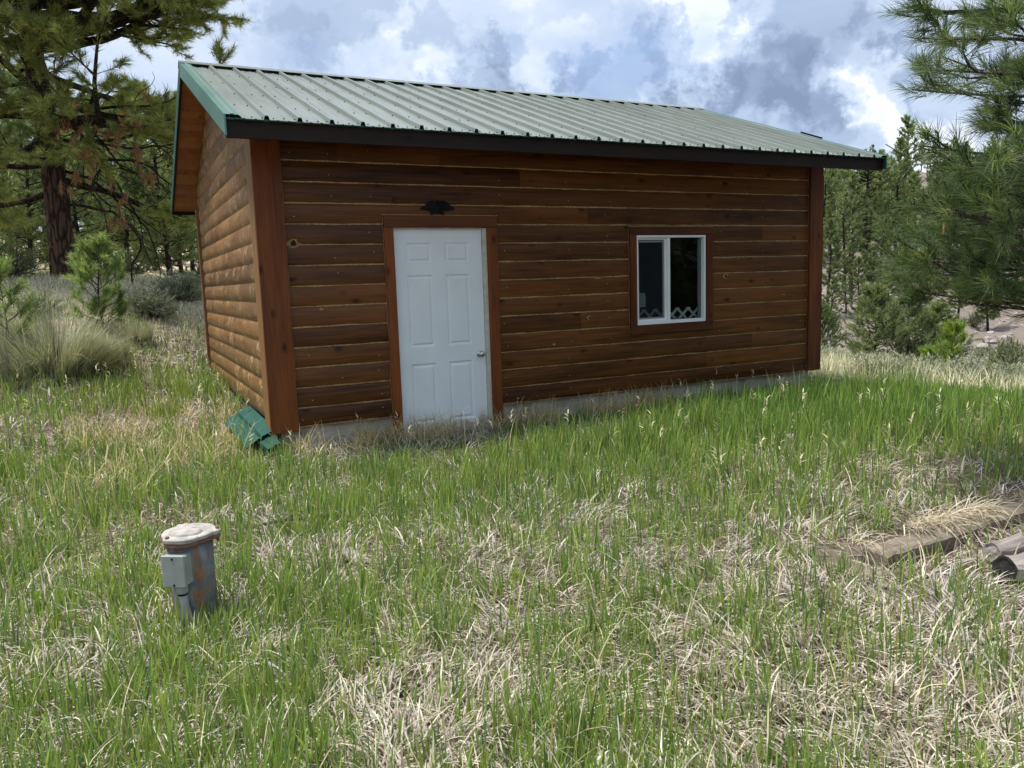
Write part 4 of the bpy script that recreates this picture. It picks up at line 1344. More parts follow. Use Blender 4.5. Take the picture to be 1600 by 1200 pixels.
    Mx = Matrix(((rb.x, nb.x, 0, 0), (rb.y, nb.y, 0, 0), (0, 0, 1, 0), (0, 0, 0, 1)))
    T = Matrix.Translation((nb.x * .113 , nb.y * .113, .0)) @ Mx
    G = Geo(); G.bbox(-.052, .052, -.028, .030, .205, .345, .006, M=T); G.bbox(-.055, .055, .0305, .042, .202, .350, .005, M=T)
    jb = G.build('junction_box', M['boxmat'], root)
    for zz in (.333, .215):
        G = Geo(); G.lathe([(.005, 0), (.005, .003), (0, .004)], k=8)
        s1 = G.build('screw', M['black'], jb)
        s1.matrix_local = T @ Matrix.Translation((0, .0418, zz)) @ Matrix.Rotation(-math.pi / 2, 4, 'X')
    G = Geo()
    base = T @ Vector((.010, 0, 0))
    G.lathe([(.024, .165), (.026, .17), (.026, .204)], c=(base.x, base.y, 0), k=20)
    G.lathe([(.020, .155), (.022, .157), (.022, .164)], c=(base.x, base.y, 0), k=20, slot=1)
    pts = [(base.x, base.y, .157), (base.x + .004, base.y - .004, .10), (base.x + .014, base.y - .02, .04), (base.x + .03, base.y - .04, -.06)]
    G.tube(pts, [.0195, .0195, .021, .022], 16)
    G.build('conduit', [M['boxmat'], M['black']], root, smooth=True)

    # ---- landscape timbers
    for (x0_, x1_, yy, zz, rz, lab) in ((2.24, 3.02, -4.38, -.055, .02, 'shorter half buried grey landscape timber at the left end of the lawn edge'),
                                        (3.035, 5.6, -4.364, -.035, .02, 'long grey landscape timber edging the lawn, draped with straw')):
        G = Geo()
        n = 24; xs = np.linspace(0, x1_ - x0_, n)
        pr = [(-.07, -.09), (-.075, .055), (-.062, .068), (.062, .068), (.075, .055), (.07, -.09)]
        c = RNG.random(3)
        V = np.array([(x_, py + RNG.normal(0, .0025), pz + RNG.normal(0, .003)) for x_ in xs for py, pz in pr])
        i = np.arange(n - 1)[:, None] * 6; j = np.arange(6)[None, :]; j2 = (j + 1) % 6
        G.add(V, np.stack([i + j, i + j2, i + 6 + j2, i + 6 + j], -1).reshape(-1, 4), 0, c)
        G.poly(V[:6][::-1], 0, c); G.poly(V[-6:], 0, c)
        o = G.build('landscape_timber', M['oldwood'])
        o.location = (x0_, yy, zz + .03); o.rotation_euler = (0, -.018, rz)
        tag(o, lab, 'timber', 'timbers edging the lawn')
    # ---- weathered logs at the right edge
    def logm(name, label, p, q, r0, r1, endslot):
        G = Geo()
        p, q = np.array(p, float), np.array(q, float)
        n = 16
        P = p + (q - p) * np.linspace(0, 1, n)[:, None]
        P[:, 2] += RNG.normal(0, .004, n)
        k = 18
        rr = np.linspace(r0, r1, n) * (1 + RNG.normal(0, .03, n))
        c = RNG.random(3)
        G.tube(P, rr, k, 0, c, cap=False)
        Vt = G.V[0].reshape(n, k, 3); cen_ = Vt.mean(1, keepdims=True)
        fr_ = 1 + RNG.normal(0, .035, (1, k, 1)) + RNG.normal(0, .018, (n, k, 1)); fr_[:, 3] -= .10; fr_[:, 11] -= .07
        G.V[0] = (cen_ + (Vt - cen_) * fr_).reshape(-1, 3).astype(np.float32)
        V0 = G.V[0][:k]; V1 = G.V[0][-k:]
        ax = unit(q - p)
        rings = [V0]
        for sc_, dp in ((.90, .003), (.60, -.004), (.28, .002)):
            cen = V0.mean(0)
            rings.append(cen + (V0 - cen) * sc_ * (1 + RNG.normal(0, .05, (k, 1))) - ax * dp * (1 + RNG.normal(0, .25, (k, 1))))
        VV = np.concatenate(rings); i_ = np.arange(len(rings) - 1)[:, None] * k; j_ = np.arange(k)[None]; j2_ = (j_ + 1) % k
        G.add(VV, np.stack([i_ + j_, i_ + k + j_, i_ + k + j2_, i_ + j2_], -1).reshape(-1, 4), 1, c)
        G.poly(rings[-1][::-1], 1, c); G.poly(V1, 1, c)
        o = G.build(name, [M['logwood'], M[endslot]])
        return tag(o, label, 'log', 'weathered logs by the timber edging')
    zl = g1(2.9, -4.85)
    logm('log', 'grey weathered log with a charred black end lying in front of the timber', (2.60, -4.83, zl + .075), (3.75, -4.95, zl + .08), .068, .062, 'char')
    logm('log', 'bleached whitish log lying just behind the black-ended log', (2.78, -4.66, zl + .085), (3.95, -4.72, zl + .10), .055, .06, 'logwood')
    logm('log', 'lower bleached log nearest the camera below the black-ended log', (2.72, -4.99, zl + .03), (3.6, -5.12, zl + .03), .05, .055, 'logwood')
    # ---- grey board and dead branch in the grass
    G = Geo()
    G.bbox(-.045, .045, -.09, .09, 0, .02, .004, 0, RNG.random(3))
    o = G.build('board_offcut', M['logwood']); o.location = (-.13, -3.02, g1(-.13, -3.02) + .03); o.rotation_euler = (.25, .05, .25)
    tag(o, 'small bleached board offcut lying flat in the grass in front of the door', 'board')
    G = Geo()
    G.tube([(-.25, .03, .04), (-.1, 0, .055), (.08, -.02, .05), (.28, .01, .03)], [.008, .012, .014, .010], 7)
    G.tube([(-.1, 0, .055), (.0, .12, .05), (.1, .2, .04)], [.009, .007, .004], 6)
    o = G.build('dead_branch', M['barkgrey']); o.location = (-.25, -2.2, g1(-.25, -2.2)); tag(o, 'dead grey forked branch lying in flattened grass left of the door', 'branch')


RNG = np.random.default_rng(103)
details()


# ------------------------------------------------------------------ vegetation generators
def needles(G, SP, SD, n, nl, w, along, ang, col, jit=.15, droop=0.0, two=False, slot=0):
    """SP, SD: shoot tips and directions; needles leave the last `along` metres of each shoot"""
    SP = np.asarray(SP, float); SD = unit(SD)
    m = len(SP) * n
    P = np.repeat(SP, n, 0); D = np.repeat(SD, n, 0)
    t = RNG.random(m) ** .8
    P = P - D * (t * along)[:, None]
    rnd = unit(RNG.normal(0, 1, (m, 3)))
    side = unit(np.cross(D, rnd))
    a = np.abs(RNG.normal(ang, .22, m)) * (0.55 + .6 * t)
    nd = D * np.cos(a)[:, None] + side * np.sin(a)[:, None]
    nd[:, 2] -= droop * RNG.random(m)
    nd = unit(nd)
    L = nl * RNG.uniform(.7, 1.15, m)
    wd = unit(np.cross(nd, unit(RNG.normal(0, 1, (m, 3))))) * (w * .5)
    base = np.asarray(col, float)
    if base.ndim == 1: base = np.repeat(base[None], len(SP), 0)
    C = np.repeat(base, n, 0) * (1 + RNG.normal(0, jit, (m, 1)))
    C = np.clip(C, .004, 1)
    if two:
        mid = P + nd * (L * .55)[:, None]
        nd2 = nd.copy(); nd2[:, 2] -= .22; nd2 = unit(nd2)
        tip = mid + nd2 * (L * .45)[:, None]
        V = np.stack([P - wd, P + wd, mid + wd * .8, mid - wd * .8, tip], 1).reshape(-1, 3)
        i = np.arange(m)[:, None] * 5
        G.add(V, i + np.array([[0, 1, 2, 3]]), slot, np.repeat(C, 5, 0))
        G.F.append(((i + np.array([[3, 2, 4]]) + (G.n - len(V))).astype(np.int32), slot))
    else:
        tip = P + nd * L[:, None]
        V = np.stack([P - wd, P + wd, tip], 1).reshape(-1, 3)
        G.add(V, np.arange(m * 3).reshape(-1, 3), slot, np.repeat(C, 3, 0))


SPC = [.22]


def limb(G, p, d, L, r0, level, shoots, up=.05, wig=.16, spread=.85, kids=6, minr=.004, seglen=.22, maxlevel=3, flat=.55, k=6):
    n = max(3, int(L / seglen))
    P = [np.array(p, float)]; d = unit(d); D = [d]
    for i in range(n):
        d = unit(d + RNG.normal(0, wig, 3) * np.array([1, 1, .7]) + np.array([0, 0, up]) * (i / n))
        P.append(P[-1] + d * L / n); D.append(d)
    P = np.array(P)
    r = np.linspace(r0, max(minr, r0 * .25), len(P))
    G.tube(P, r, k if level == 0 else (5 if level == 1 else 4), cap=False)
    shoots.append((P[-1], D[-1], level))
    if level < maxlevel:
        nk = max(2, int(kids * (0.75 ** level)))
        sgn = 1
        for q in range(nk):
            t = .22 + .75 * (q + RNG.random() * .8) / nk
            i = min(len(P) - 2, int(t * n)); b = P[i] + (P[i + 1] - P[i]) * RNG.random()
            dd = D[i]
            side = unit(np.cross(dd, [0, 0, 1])) * sgn; sgn = -sgn
            sd_ = unit(dd * np.cos(spread) + (side * flat + unit(RNG.normal(0, 1, 3)) * (1 - flat) * .9) * np.sin(spread) * 1.2)
            limb(G, b, sd_, L * RNG.uniform(.34, .52) * (1.25 - t * .75), r[i] * .55, level + 1, shoots, up, wig, spread, kids, minr, seglen * .75, maxlevel, flat, k)
    else:
        for q in range(max(1, int(L / SPC[0]))):
            i = RNG.integers(1, len(P)); sd_ = unit(D[i] + RNG.normal(0, .55, 3)); shoots.append((P[i] + sd_ * .10, sd_, level))


PINE_A = np.array([.32, .345, .115]); PINE_B = np.array([.19, .225, .080]); PINE_C = np.array([.42, .43, .14])


def shoot_cols(n, a=PINE_A, b=PINE_B, c=PINE_C, pc=.25):
    t = RNG.random((n, 1)); C = a * t + b * (1 - t)
    s = RNG.random((n, 1)) < pc
    return np.where(s, c * (.8 + .3 * RNG.random((n, 1))), C)


def set_shoots(sh):
    return np.array([s[0] for s in sh]), np.array([s[1] for s in sh])


# ---- the large old ponderosa behind the cabin's left end
def big_pine():
    bx, by = -2.07, 10.96
    bz = g1(bx, by)
    root = empty('ponderosa_pine', (bx, by, bz), 0, 'large old ponderosa pine with a thick furrowed trunk behind the left end of the cabin', 'pine tree')
    H = 15.5
    n = 40; t = np.linspace(0, 1, n)
    lean = np.array([-CR.x * .30, -CR.y * .30])
    P = np.stack([lean[0] * (t * H / 7) ** 1.0 + .10 * np.sin(t * 9), lean[1] * (t * H / 7) + .10 * np.cos(t * 7) - .1, t * H - .3], -1)
    r = .20 * (1 - t) ** .7 + .03; r[0] *= 1.3; r[1] *= 1.1
    G = Geo(); 
    # furrowed trunk: ring radius jitter
    k = 22
    an = np.linspace(0, 2 * np.pi, k, endpoint=False)
    fz = 1 + .05 * RNG.normal(0, 1, k)
    nn = 120; tt = np.linspace(0, 1, nn); PP = np.stack([np.interp(tt, t, P[:, i]) for i in range(3)], -1); rr = np.interp(tt, t, r)
    rad = rr[:, None] * (fz[None] + .035 * RNG.normal(0, 1, (nn, k)))
    V = np.stack([PP[:, None, 0] + rad * np.cos(an), PP[:, None, 1] + rad * np.sin(an), np.repeat(PP[:, 2:3], k, 1)], -1)
    i = np.arange(nn - 1)[:, None] * k; j = np.arange(k)[None]; j2 = (j + 1) % k
    G.add(V.reshape(-1, 3), np.stack([i + j, i + j2, i + k + j2, i + k + j], -1).reshape(-1, 4))
    G.build('trunk', M['bark'], root, smooth=True)
    G = Geo(); sh = []
    right = np.array([CR.x, CR.y, 0]); toward = np.array([-CF.x, -CF.y, 0])
    spec = []
    SPC[0] = .085
    # (height, azimuth in the right/toward frame in degrees, length, initial rise)
    for h, a, L, up in ((1.9, -35, 3.6, .10), (2.3, 20, 3.9, .02), (2.9, -15, 4.3, .18), (3.3, 150, 3.4, .1), (3.5, 35, 4.2, .12), (3.9, -60, 3.4, .2), (4.3, 5, 4.6, .22),
                        (4.5, 185, 3.8, .15), (4.8, 75, 3.0, .2), (5.1, 25, 4.8, .22), (5.3, 215, 3.5, .25), (5.6, -20, 4.4, .3), (5.9, 12, 5.0, .25), (6.2, 165, 3.9, .2), (6.3, 60, 3.6, .2),
                        (6.7, -5, 4.6, .3), (6.9, 120, 3.0, .3), (7.2, 30, 4.3, .3), (7.4, 195, 3.6, .3), (7.8, -30, 3.8, .35), (8.1, 10, 4.0, .35), (8.3, 90, 3.0, .3), (8.6, 230, 3.2, .3), (2.6, 75, 2.6, .05), (3.1, 115, 2.8, .05), (1.7, 165, 2.6, .0),
                        (3.6, 60, 3.2, .1), (4.1, 45, 3.4, .15), (4.6, 100, 2.8, .15), (5.5, 50, 3.4, .2), (6.5, 80, 3.0, .25), (4.9, 15, 4.2, .15), (5.8, 0, 4.6, .2), (3.2, 95, 2.6, .05), (6.9, 40, 3.6, .3), (2.2, 130, 2.6, .05), (4.4, 140, 3.0, .1), (7.5, 75, 3.0, .3)):
        spec.append((h, a, L, up))
    for h, a, L, up in ((6.0, 8, 5.2, .30), (6.6, 22, 4.9, .28), (7.0, -2, 4.9, .3), (5.0, 40, 3.8, .15), (5.7, 30, 4.2, .2), (4.6, 0, 5.5, .22), (4.9, -5, 5.3, .2), (5.2, 5, 5.4, .12), (4.4, 8, 5.4, .3), (5.5, 14, 5.2, .1)):
        spec.append((h, a, L, up))
    for h in np.linspace(9, 15.2, 13):
        spec.append((h, RNG.uniform(90, 330), (16.3 - h) * .30 + .4, .35))
    for h, a, L, up in spec:
        i = np.interp(h, P[:, 2], np.arange(n)); c = np.array([np.interp(h, P[:, 2], P[:, q]) for q in range(3)])
        ar = math.radians(a)
        d = right * math.cos(ar) + toward * math.sin(ar) + np.array([0, 0, up - .25])
        r0 = .028 + .015 * L
        limb(G, c, d, L, r0, 0, sh, up=.16, wig=.17, spread=.85, kids=8, seglen=.26, maxlevel=2, flat=.6)
    SPC[0] = .22
    # dead bare lower branches sweeping out right
    for q in range(9):
        h = RNG.uniform(.9, 3.2); ar = math.radians(RNG.uniform(-50, 40))
        c = np.array([np.interp(h, P[:, 2], P[:, k_]) for k_ in range(3)])
        limb(G, c, right * math.cos(ar) + toward * math.sin(ar) + np.array([0, 0, -.2]), RNG.uniform(2.0, 4.0), .035, 0, [], up=-.12, wig=.26, spread=.9, kids=6, seglen=.2, maxlevel=2)
    G.build('branches', M['barkdark'], root, smooth=True)
    SP, SD = set_shoots(sh)
    G = Geo()
    keep = RNG.random(len(SP)) < .93
    SP, SD = SP[keep], SD[keep]
    C = shoot_cols(len(SP))
    lo = np.clip(1.25 - SP[:, 2:3] / 9, .55, 1.1)
    needles(G, SP, SD, 46, .17, .0095, .26, .75, C, two=False, droop=.1)
    G.build('crown', M['needle'], root)
    # dead orange clusters
    G = Geo()
    DP = []; DD = []
    for (rr, tt_, h) in ((2.3, .6, 3.5), (2.55, .5, 3.2), (2.9, .3, 3.55), (3.1, .3, 3.3), (3.35, .2, 3.1), (2.7, .6, 2.75), (2.35, .7, 2.6), (2.95, .4, 2.5), (3.45, .2, 2.75), (3.3, .3, 3.7), (2.55, .5, 3.8), (2.95, .3, 1.9), (3.5, .1, 4.1)):
        for q in range(4):
            p = right * (rr - .95 + RNG.normal(0, .09)) + toward * (tt_ + 1.3 + RNG.normal(0, .15)) + np.array([0, 0, h - 1.15 + RNG.normal(0, .12)])
            DP.append(p); DD.append([RNG.normal(0, .35), RNG.normal(0, .35), -1])
    needles(G, DP, DD, 45, .15, .010, .18, .5, (.33, .165, .085), jit=.2)
    G.build('dead_foliage', M['dry'], root)


RNG = np.random.default_rng(104)
big_pine()


# ---- the near pine leaning in from the right
def near_pine():
    bx, by = 5.35, -5.0
    bz = g1(bx, by)
    root = empty('ponderosa_pine', (bx, by, bz), 0, 'young ponderosa pine with long dark needles reaching in from the right edge', 'pine tree')
    G = Geo()
    H = 7.5; n = 30; t = np.linspace(0, 1, n)
    P = np.stack([.06 * np.sin(t * 8), .06 * np.cos(t * 6), t * H - .3], -1)
    G.tube(P, .13 * (1 - t) ** .8 + .015, 16)
    G.build('trunk', M['bark'], root, smooth=True)
    G = Geo(); sh = []; shd = []
    right = np.array([CR.x, CR.y, 0]); away = np.array([CF.x, CF.y, 0]) / math.hypot(CF.x, CF.y)
    def target(px, py, d):
        q = CF + CR * ((px - 800) / 1211.19) - CU * ((py - 600) / 1211.19)
        s = d / math.hypot(q.x, q.y)
        return np.array([CAM.x + q.x * s - bx, CAM.y + q.y * s - by, CAM.z + q.z * s - bz])
    # boughs: start height on the trunk, where the tip hangs, thickness
    T = [(3.45, target(1402, 18, 5.7), .026), (3.75, target(1500, -60, 5.4), .022), (3.2, target(1440, 60, 5.9), .022), (3.0, target(1475, 110, 5.2), .020), (2.75, target(1425, 140, 5.9), .022), (2.8, target(1530, 190, 5.3), .020),
         (2.35, target(1442, 228, 5.6), .022), (2.25, target(1500, 270, 5.1), .020), (1.9, target(1455, 330, 5.6), .024), (1.7, target(1405, 400, 5.5), .020), (1.9, target(1480, 330, 5.0), .022),
         (1.55, target(1455, 425, 5.4), .020), (1.75, target(1392, 420, 5.9), .022), (1.5, target(1425, 455, 5.8), .020), (1.4, target(1485, 470, 5.6), .018), (2.0, target(1430, 365, 6.2), .02), (1.8, target(1540, 420, 6.3), .02), (1.4, target(1520, 450, 5.3), .018), (1.5, target(1560, 380, 5.0), .02), (2.5, target(1570, 220, 4.9), .02), (3.3, target(1570, 60, 5.0), .02), (3.3, target(1560, 20, 6.2), .02),
         (2.1, target(1555, 300, 6.2), .02), (2.7, target(1550, 130, 6.3), .02), (3.7, target(1560, -120, 5.4), .02)]
    for h, tip, r0 in T:
        a = np.array([0, 0, h + .1]); d = tip - a; L = np.linalg.norm(d)
        n = 9; tt = np.linspace(0, 1, n)[:, None]
        sagv = np.array([0, 0, -.22]) * np.sin(tt * np.pi) * L * .35
        Q = a + d * tt + sagv + np.cumsum(RNG.normal(0, .012, (n, 3)), 0) * (1 - tt)
        G.tube(Q, np.linspace(r0, .006, n), 7, cap=False)
        D = unit(np.gradient(Q, axis=0))
        sh.append((Q[-1] + D[-1] * .05, D[-1], 0))
        sg = 1
        for q in range(8):
            u_ = .28 + .70 * q / 8 + RNG.random() * .05
            i = min(n - 2, int(u_ * (n - 1))); b = Q[i] + (Q[i + 1] - Q[i]) * (u_ * (n - 1) - i)
            sd_ = unit(np.cross(D[i], [0, 0, 1])) * sg; sg = -sg
            dd = unit(D[i] * .75 + sd_ * .7 + RNG.normal(0, .22, 3) + np.array([0, 0, .15]))
            limb(G, b, dd, L * RNG.uniform(.16, .30) * (1.2 - .5 * u_), .009, 1, sh if u_ > .3 else shd, up=.25, wig=.14, spread=.7, kids=4, seglen=.10, maxlevel=2, flat=.5, minr=.0035)
    # bare grey twigs low down
    for q in range(12):
        tip = target(RNG.uniform(1470, 1600), RNG.uniform(375, 430), RNG.uniform(4.8, 6.0)); a = np.array([0, 0, RNG.uniform(1.5, 2.1)])
        limb(G, a, tip - a, np.linalg.norm(tip - a), .014, 0, [], up=.12, wig=.08, spread=.6, kids=3, seglen=.16, maxlevel=1, minr=.003, flat=.9)
    # upper crown above the frame, plain radial boughs
    sh2 = []
    for h in np.linspace(3.6, 7.0, 22):
        a_ = RNG.uniform(0, 6.28)
        limb(G, (0, 0, h), (math.cos(a_), math.sin(a_), .3), (7.6 - h) * .42 + .3, .018, 0, sh2, up=.2, wig=.12, kids=5, seglen=.2, maxlevel=1)
    for h in np.linspace(1.0, 3.4, 12):
        a_ = RNG.uniform(-1.9, 1.1)
        limb(G, (0, 0, h), (math.cos(a_), math.sin(a_), .1), 1.5, .018, 0, sh2, up=.2, wig=.12, kids=5, seglen=.2, maxlevel=1)
    G.build('branches', M['barkgrey'], root, smooth=True)
    SP, SD = set_shoots(sh)
    SD = unit(SD + np.array([0, 0, .25]))
    G = Geo()
    C = shoot_cols(len(SP), np.array([.13, .18, .078]), np.array([.07, .11, .052]), np.array([.20, .25, .10]), .2)
    needles(G, SP, SD, 56, .125, .0030, .15, .66, C, jit=.22, two=True, droop=.06)
    SP, SD = set_shoots(sh2)
    needles(G, SP, SD, 60, .17, .005, .30, .7, (.06, .10, .036), jit=.2)
    G.build('crown', M['needle'], root)
    # new candles standing at some tips
    SP, SD = set_shoots(sh)
    idx = RNG.choice(len(SP), 14, replace=False)
    cm = plain('pine candle', (.42, .22, .10), .7)
    for i in idx:
        G = Geo()
        G.tube([SP[i], SP[i] + np.array([0, 0, .03]), SP[i] + np.array([.003, 0, .065])], [.006, .007, .003], 7)
        G.build('bud_candle', cm, root)


RNG = np.random.default_rng(105)
near_pine()


# ---- generic young/mid pines with shared meshes
def pine_proto(H, crown_base, rad, nl, w, nn, kids, barkm, cols, maxlevel=1, trunk_r=None, whorl=None, dens=1.0, up=.25, rise=.15, peak=.35):
    Gt = Geo(); Gb = Geo(); sh = []
    n = 16; t = np.linspace(0, 1, n)
    tr = trunk_r or H * .016
    P = np.stack([H * .012 * np.sin(t * 7 + RNG.random() * 6), H * .012 * np.cos(t * 6 + RNG.random() * 6), t * H - .15], -1); P[0, :2] = P[1, :2]
    Gt.tube(P, tr * (1 - t) ** .8 + tr * .06, 9)
    nb = whorl or int((H - crown_base) / .24)
    for q in range(int(nb * dens)):
        h = crown_base + (H - crown_base) * ((q + RNG.random()) / nb) / dens
        u_ = (h - crown_base) / (H - crown_base)
        L = rad * (min(1, .55 + u_ / peak * .45) if u_ < peak else (1 - (u_ - peak) / (1 - peak)) ** .8) * RNG.uniform(.7, 1.15) + .12
        a_ = q * 2.4 + RNG.normal(0, .5)
        c = np.array([np.interp(h, P[:, 2], P[:, k]) for k in range(3)])
        limb(Gt, c, (math.cos(a_), math.sin(a_), rise + u_ * .5), L, tr * .22 + .004, 0, sh, up=up, wig=.12, spread=.8, kids=kids, seglen=max(.12, L / 6), maxlevel=maxlevel, flat=.5, minr=.004, k=4)
    sh.append((P[-1], np.array([0, 0, 1.0]), 0))
    SP, SD = set_shoots(sh)
    G = Geo()
    C = shoot_cols(len(SP), *cols)
    needles(G, SP, unit(SD + np.array([0, 0, .3])), nn, nl, w, nl * 1.6, .75, C, jit=.2)
    tm = Gt.build('trunk', barkm, None, smooth=True); cm = G.build('crown', M['needle'], None)
    return tm, cm


def plant(protos, loc, rz, sc, label, cat, group=None, name='pine_tree', sink=.02):
    root = empty(name, (loc[0], loc[1], g1(loc[0], loc[1]) - sink), rz, label, cat, group)
    root.scale = (sc, sc, sc) if not isinstance(sc, tuple) else sc
    for o in protos:
        if o.parent is None and not o.get('used'):
            o['used'] = 1; o.parent = root; del o['used']; used.add(o.name)
        else:
            c = o.copy(); S.collection.objects.link(c); c.parent = root
    return root


used = set()


def place(protos, *a, **k):
    """first placement adopts the prototype's own meshes, later ones copy them"""
    loc, rz, sc, label, cat = a[:5]; group = a[5] if len(a) > 5 else None
    name = k.get('name', 'pine_tree')
    root = empty(name, (loc[0], loc[1], g1(loc[0], loc[1]) - k.get('sink', .03)), rz, label, cat, group)
    root.scale = sc if isinstance(sc, tuple) else (sc, sc, sc)
    for o in protos:
        if o.parent is None:
            o.parent = root
        else:
            c = o.copy(); S.collection.objects.link(c); c.parent = root
    return root


GREEN1 = (np.array([.22, .27, .125]), np.array([.13, .175, .085]), np.array([.30, .33, .15]), .25)
GREEN2 = (np.array([.175, .22, .105]), np.array([.11, .145, .072]), np.array([.25, .28, .13]), .2)
LIME = (np.array([.24, .34, .060]), np.array([.14, .23, .045]), np.array([.32, .40, .08]), .3)
YOUNG = (np.array([.26, .34, .13]), np.array([.16, .22, .09]), np.array([.36, .43, .17]), .35)


def at_px(px, py, d):
    q = CF + CR * ((px - 800) / 1211.19) - CU * ((py - 600) / 1211.19)
    s = d / math.hypot(q.x, q.y)
    return (CAM.x + q.x * s, CAM.y + q.y * s)


def woods():
    # prototypes
    thin = [pine_proto(9.5, 2.4, 1.7, .26, .045, 20, 4, M['barkdark'], GREEN1, whorl=46),
            pine_proto(8.5, 2.6, 1.3, .26, .045, 20, 4, M['barkdark'], GREEN2, whorl=42),
            pine_proto(11.0, 3.6, 1.9, .26, .05, 20, 4, M['barkdark'], GREEN1, whorl=44),
            pine_proto(7.5, 1.2, 1.6, .26, .045, 20, 4, M['barkdark'], GREEN2, whorl=46)]
    bushy = [pine_proto(2.9, .12, 1.15, .13, .020, 16, 6, M['barkdark'], GREEN1, whorl=80, maxlevel=1, up=.35, peak=.25),
             pine_proto(2.6, .10, 1.25, .13, .020, 16, 6, M['barkdark'], GREEN2, whorl=80, maxlevel=1, up=.35, peak=.3)]
    forest = [pine_proto(6.5, .5, 1.9, .22, .030, 16, 6, M['barkdark'], GREEN2, whorl=64, maxlevel=1),
              pine_proto(5.2, .3, 1.8, .20, .028, 16, 6, M['barkdark'], GREEN1, whorl=60, maxlevel=1)]

    # young pines by the clump of bunchgrass
    yp = pine_proto(1.75, .12, .62, .13, .0085, 60, 4, M['barkgrey'], YOUNG, whorl=32, maxlevel=1, trunk_r=.028, up=.4, rise=.5)
    place(yp, at_px(160, 500, 12.6), .3, (.80, .80, .74), 'waist-high young pine with light green needles beside the pale bunchgrass clump', 'young pine', 'young pines near the cabin', name='young_pine')
    yp2 = pine_proto(1.35, .2, .42, .14, .0075, 40, 3, M['barkgrey'], YOUNG, whorl=16, maxlevel=1, trunk_r=.022, up=.4, rise=.5)
    place(yp2, at_px(8, 505, 11.2), 1.3, (.85, .85, 1.0), 'small young pine at the left edge of the picture behind the bunchgrass', 'young pine', 'young pines near the cabin', name='young_pine')
    # bright sapling and neighbours right of the cabin
    lp = pine_proto(1.65, .15, .45, .15, .016, 34, 3, M['barkgrey'], LIME, whorl=18, maxlevel=1, trunk_r=.03, up=.4, rise=.5)
    place(lp, at_px(1490, 560, 23), 0, 1.0, 'bright lime green young pine between the dark bushy pines and the grey shrub', 'young pine', 'young pines near the cabin', name='young_pine')
    place(lp, at_px(1452, 560, 24), 2.0, (.8, .8, .6), 'low lime green pine seedling just left of the bright young pine', 'young pine', 'young pines near the cabin', name='young_pine')
    place(bushy[1], at_px(1284, 550, 21), 2.0, (.45, .45, .62), 'small dark pine sapling tucked against the right corner of the cabin', 'young pine', 'young pines near the cabin', name='young_pine')
    for (px, d, sc, pr, lab) in ((1366, 27, (.95, .95, 1.0), 0, 'leftmost of the three dark bushy pines beyond the meadow'),
                                 (1418, 28, (.85, .85, .93), 1, 'middle one of the three dark bushy pines beyond the meadow'),
                                 (1462, 29, (1.05, 1.05, .84), 0, 'rightmost of the three dark bushy pines beyond the meadow')):
        place(bushy[pr], at_px(px, 558, d), px, sc, lab, 'pine tree', 'dark bushy pines beyond the meadow')

    # hillside pines
    near_row = [(1296, 48, .74, 1), (1318, 56, .9, 0), (1330, 58, .92, 2), (1357, 66, 1.0, 0), (1378, 52, .78, 3), (1398, 70, 1.0, 2), (1425, 62, .9, 0), (1450, 74, 1.1, 1), (1480, 60, .9, 3), (1508, 72, 1.0, 2), (1535, 58, .8, 0), (1560, 66, 1.0, 1), (1590, 55, .9, 3), (1285, 66, 1.05, 0), (1302, 43, .5, 3), (1342, 46, .55, 3), (1388, 45, .5, 3), (1415, 50, .6, 3), (1365, 50, .6, 3), (1440, 47, .55, 3), (1322, 50, .55, 3), (1500, 48, .6, 3), (1545, 46, .6, 3), (1308, 74, 1.05, 2), (1345, 80, 1.2, 3), (1372, 84, 1.1, 1), (1410, 82, 1.2, 0)]
    for i, (px, d, sc, pr) in enumerate(near_row):
        x, y = at_px(px, 430, d)
        place(thin[pr], (x, y), RNG.uniform(0, 6), sc * RNG.uniform(.76, .92), 'slender dark-trunked pine standing on the pinkish gravel hillside', 'pine tree', 'pines on the hillside')
    cnt = 0
    while cnt < 150:
        px = RNG.uniform(1225, 1720); d = RNG.uniform(62, 132)
        x, y = at_px(px, 400, d)
        place(thin[RNG.integers(0, 4)], (x, y), RNG.uniform(0, 6), RNG.uniform(.42, .68) * (1 if d < 100 else .8), 'pine among the wooded upper slope of the far hillside', 'pine tree', 'pines on the upper hillside')
        cnt += 1
    # twisted darker pine on the hill with flat top
    tw = pine_proto(10.5, 5.5, 3.0, .3, .06, 14, 5, M['barkdark'], GREEN1, whorl=40, maxlevel=1, trunk_r=.30, peak=.6)
    place(tw, at_px(1352, 430, 62), 1.0, (.92, .92, .80), 'broad flat-topped pine with a thick dark forked trunk among the hillside pines', 'pine tree', 'pines on the hillside')

    # forest at left behind the large ponderosa
    spots = [(-20, 26, 1.0, 0), (25, 30, .95, 1), (55, 24, .75, 0), (130, 27, .95, 1), (165, 33, 1.15, 0), (205, 25, .85, 0), (235, 30, 1.0, 1), (262, 24, .9, 0), (285, 29, 1.05, 1), (305, 33, .95, 0), (-70, 30, 1.2, 1), (80, 36, 1.2, 0), (20, 42, 1.4, 0), (190, 42, 1.3, 1), (245, 45, 1.4, 0), (330, 40, 1.2, 1), (120, 46, 1.3, 0), (-40, 22, .8, 1)]
    for i, (px, d, sc, pr) in enumerate(spots):
        place(forest[pr], at_px(px, 430, d), RNG.uniform(0, 6), sc * (.85 if d < 34 else 1.0), 'dense dark pine in the woods behind the large ponderosa', 'pine tree', 'woodland pines left of the cabin')
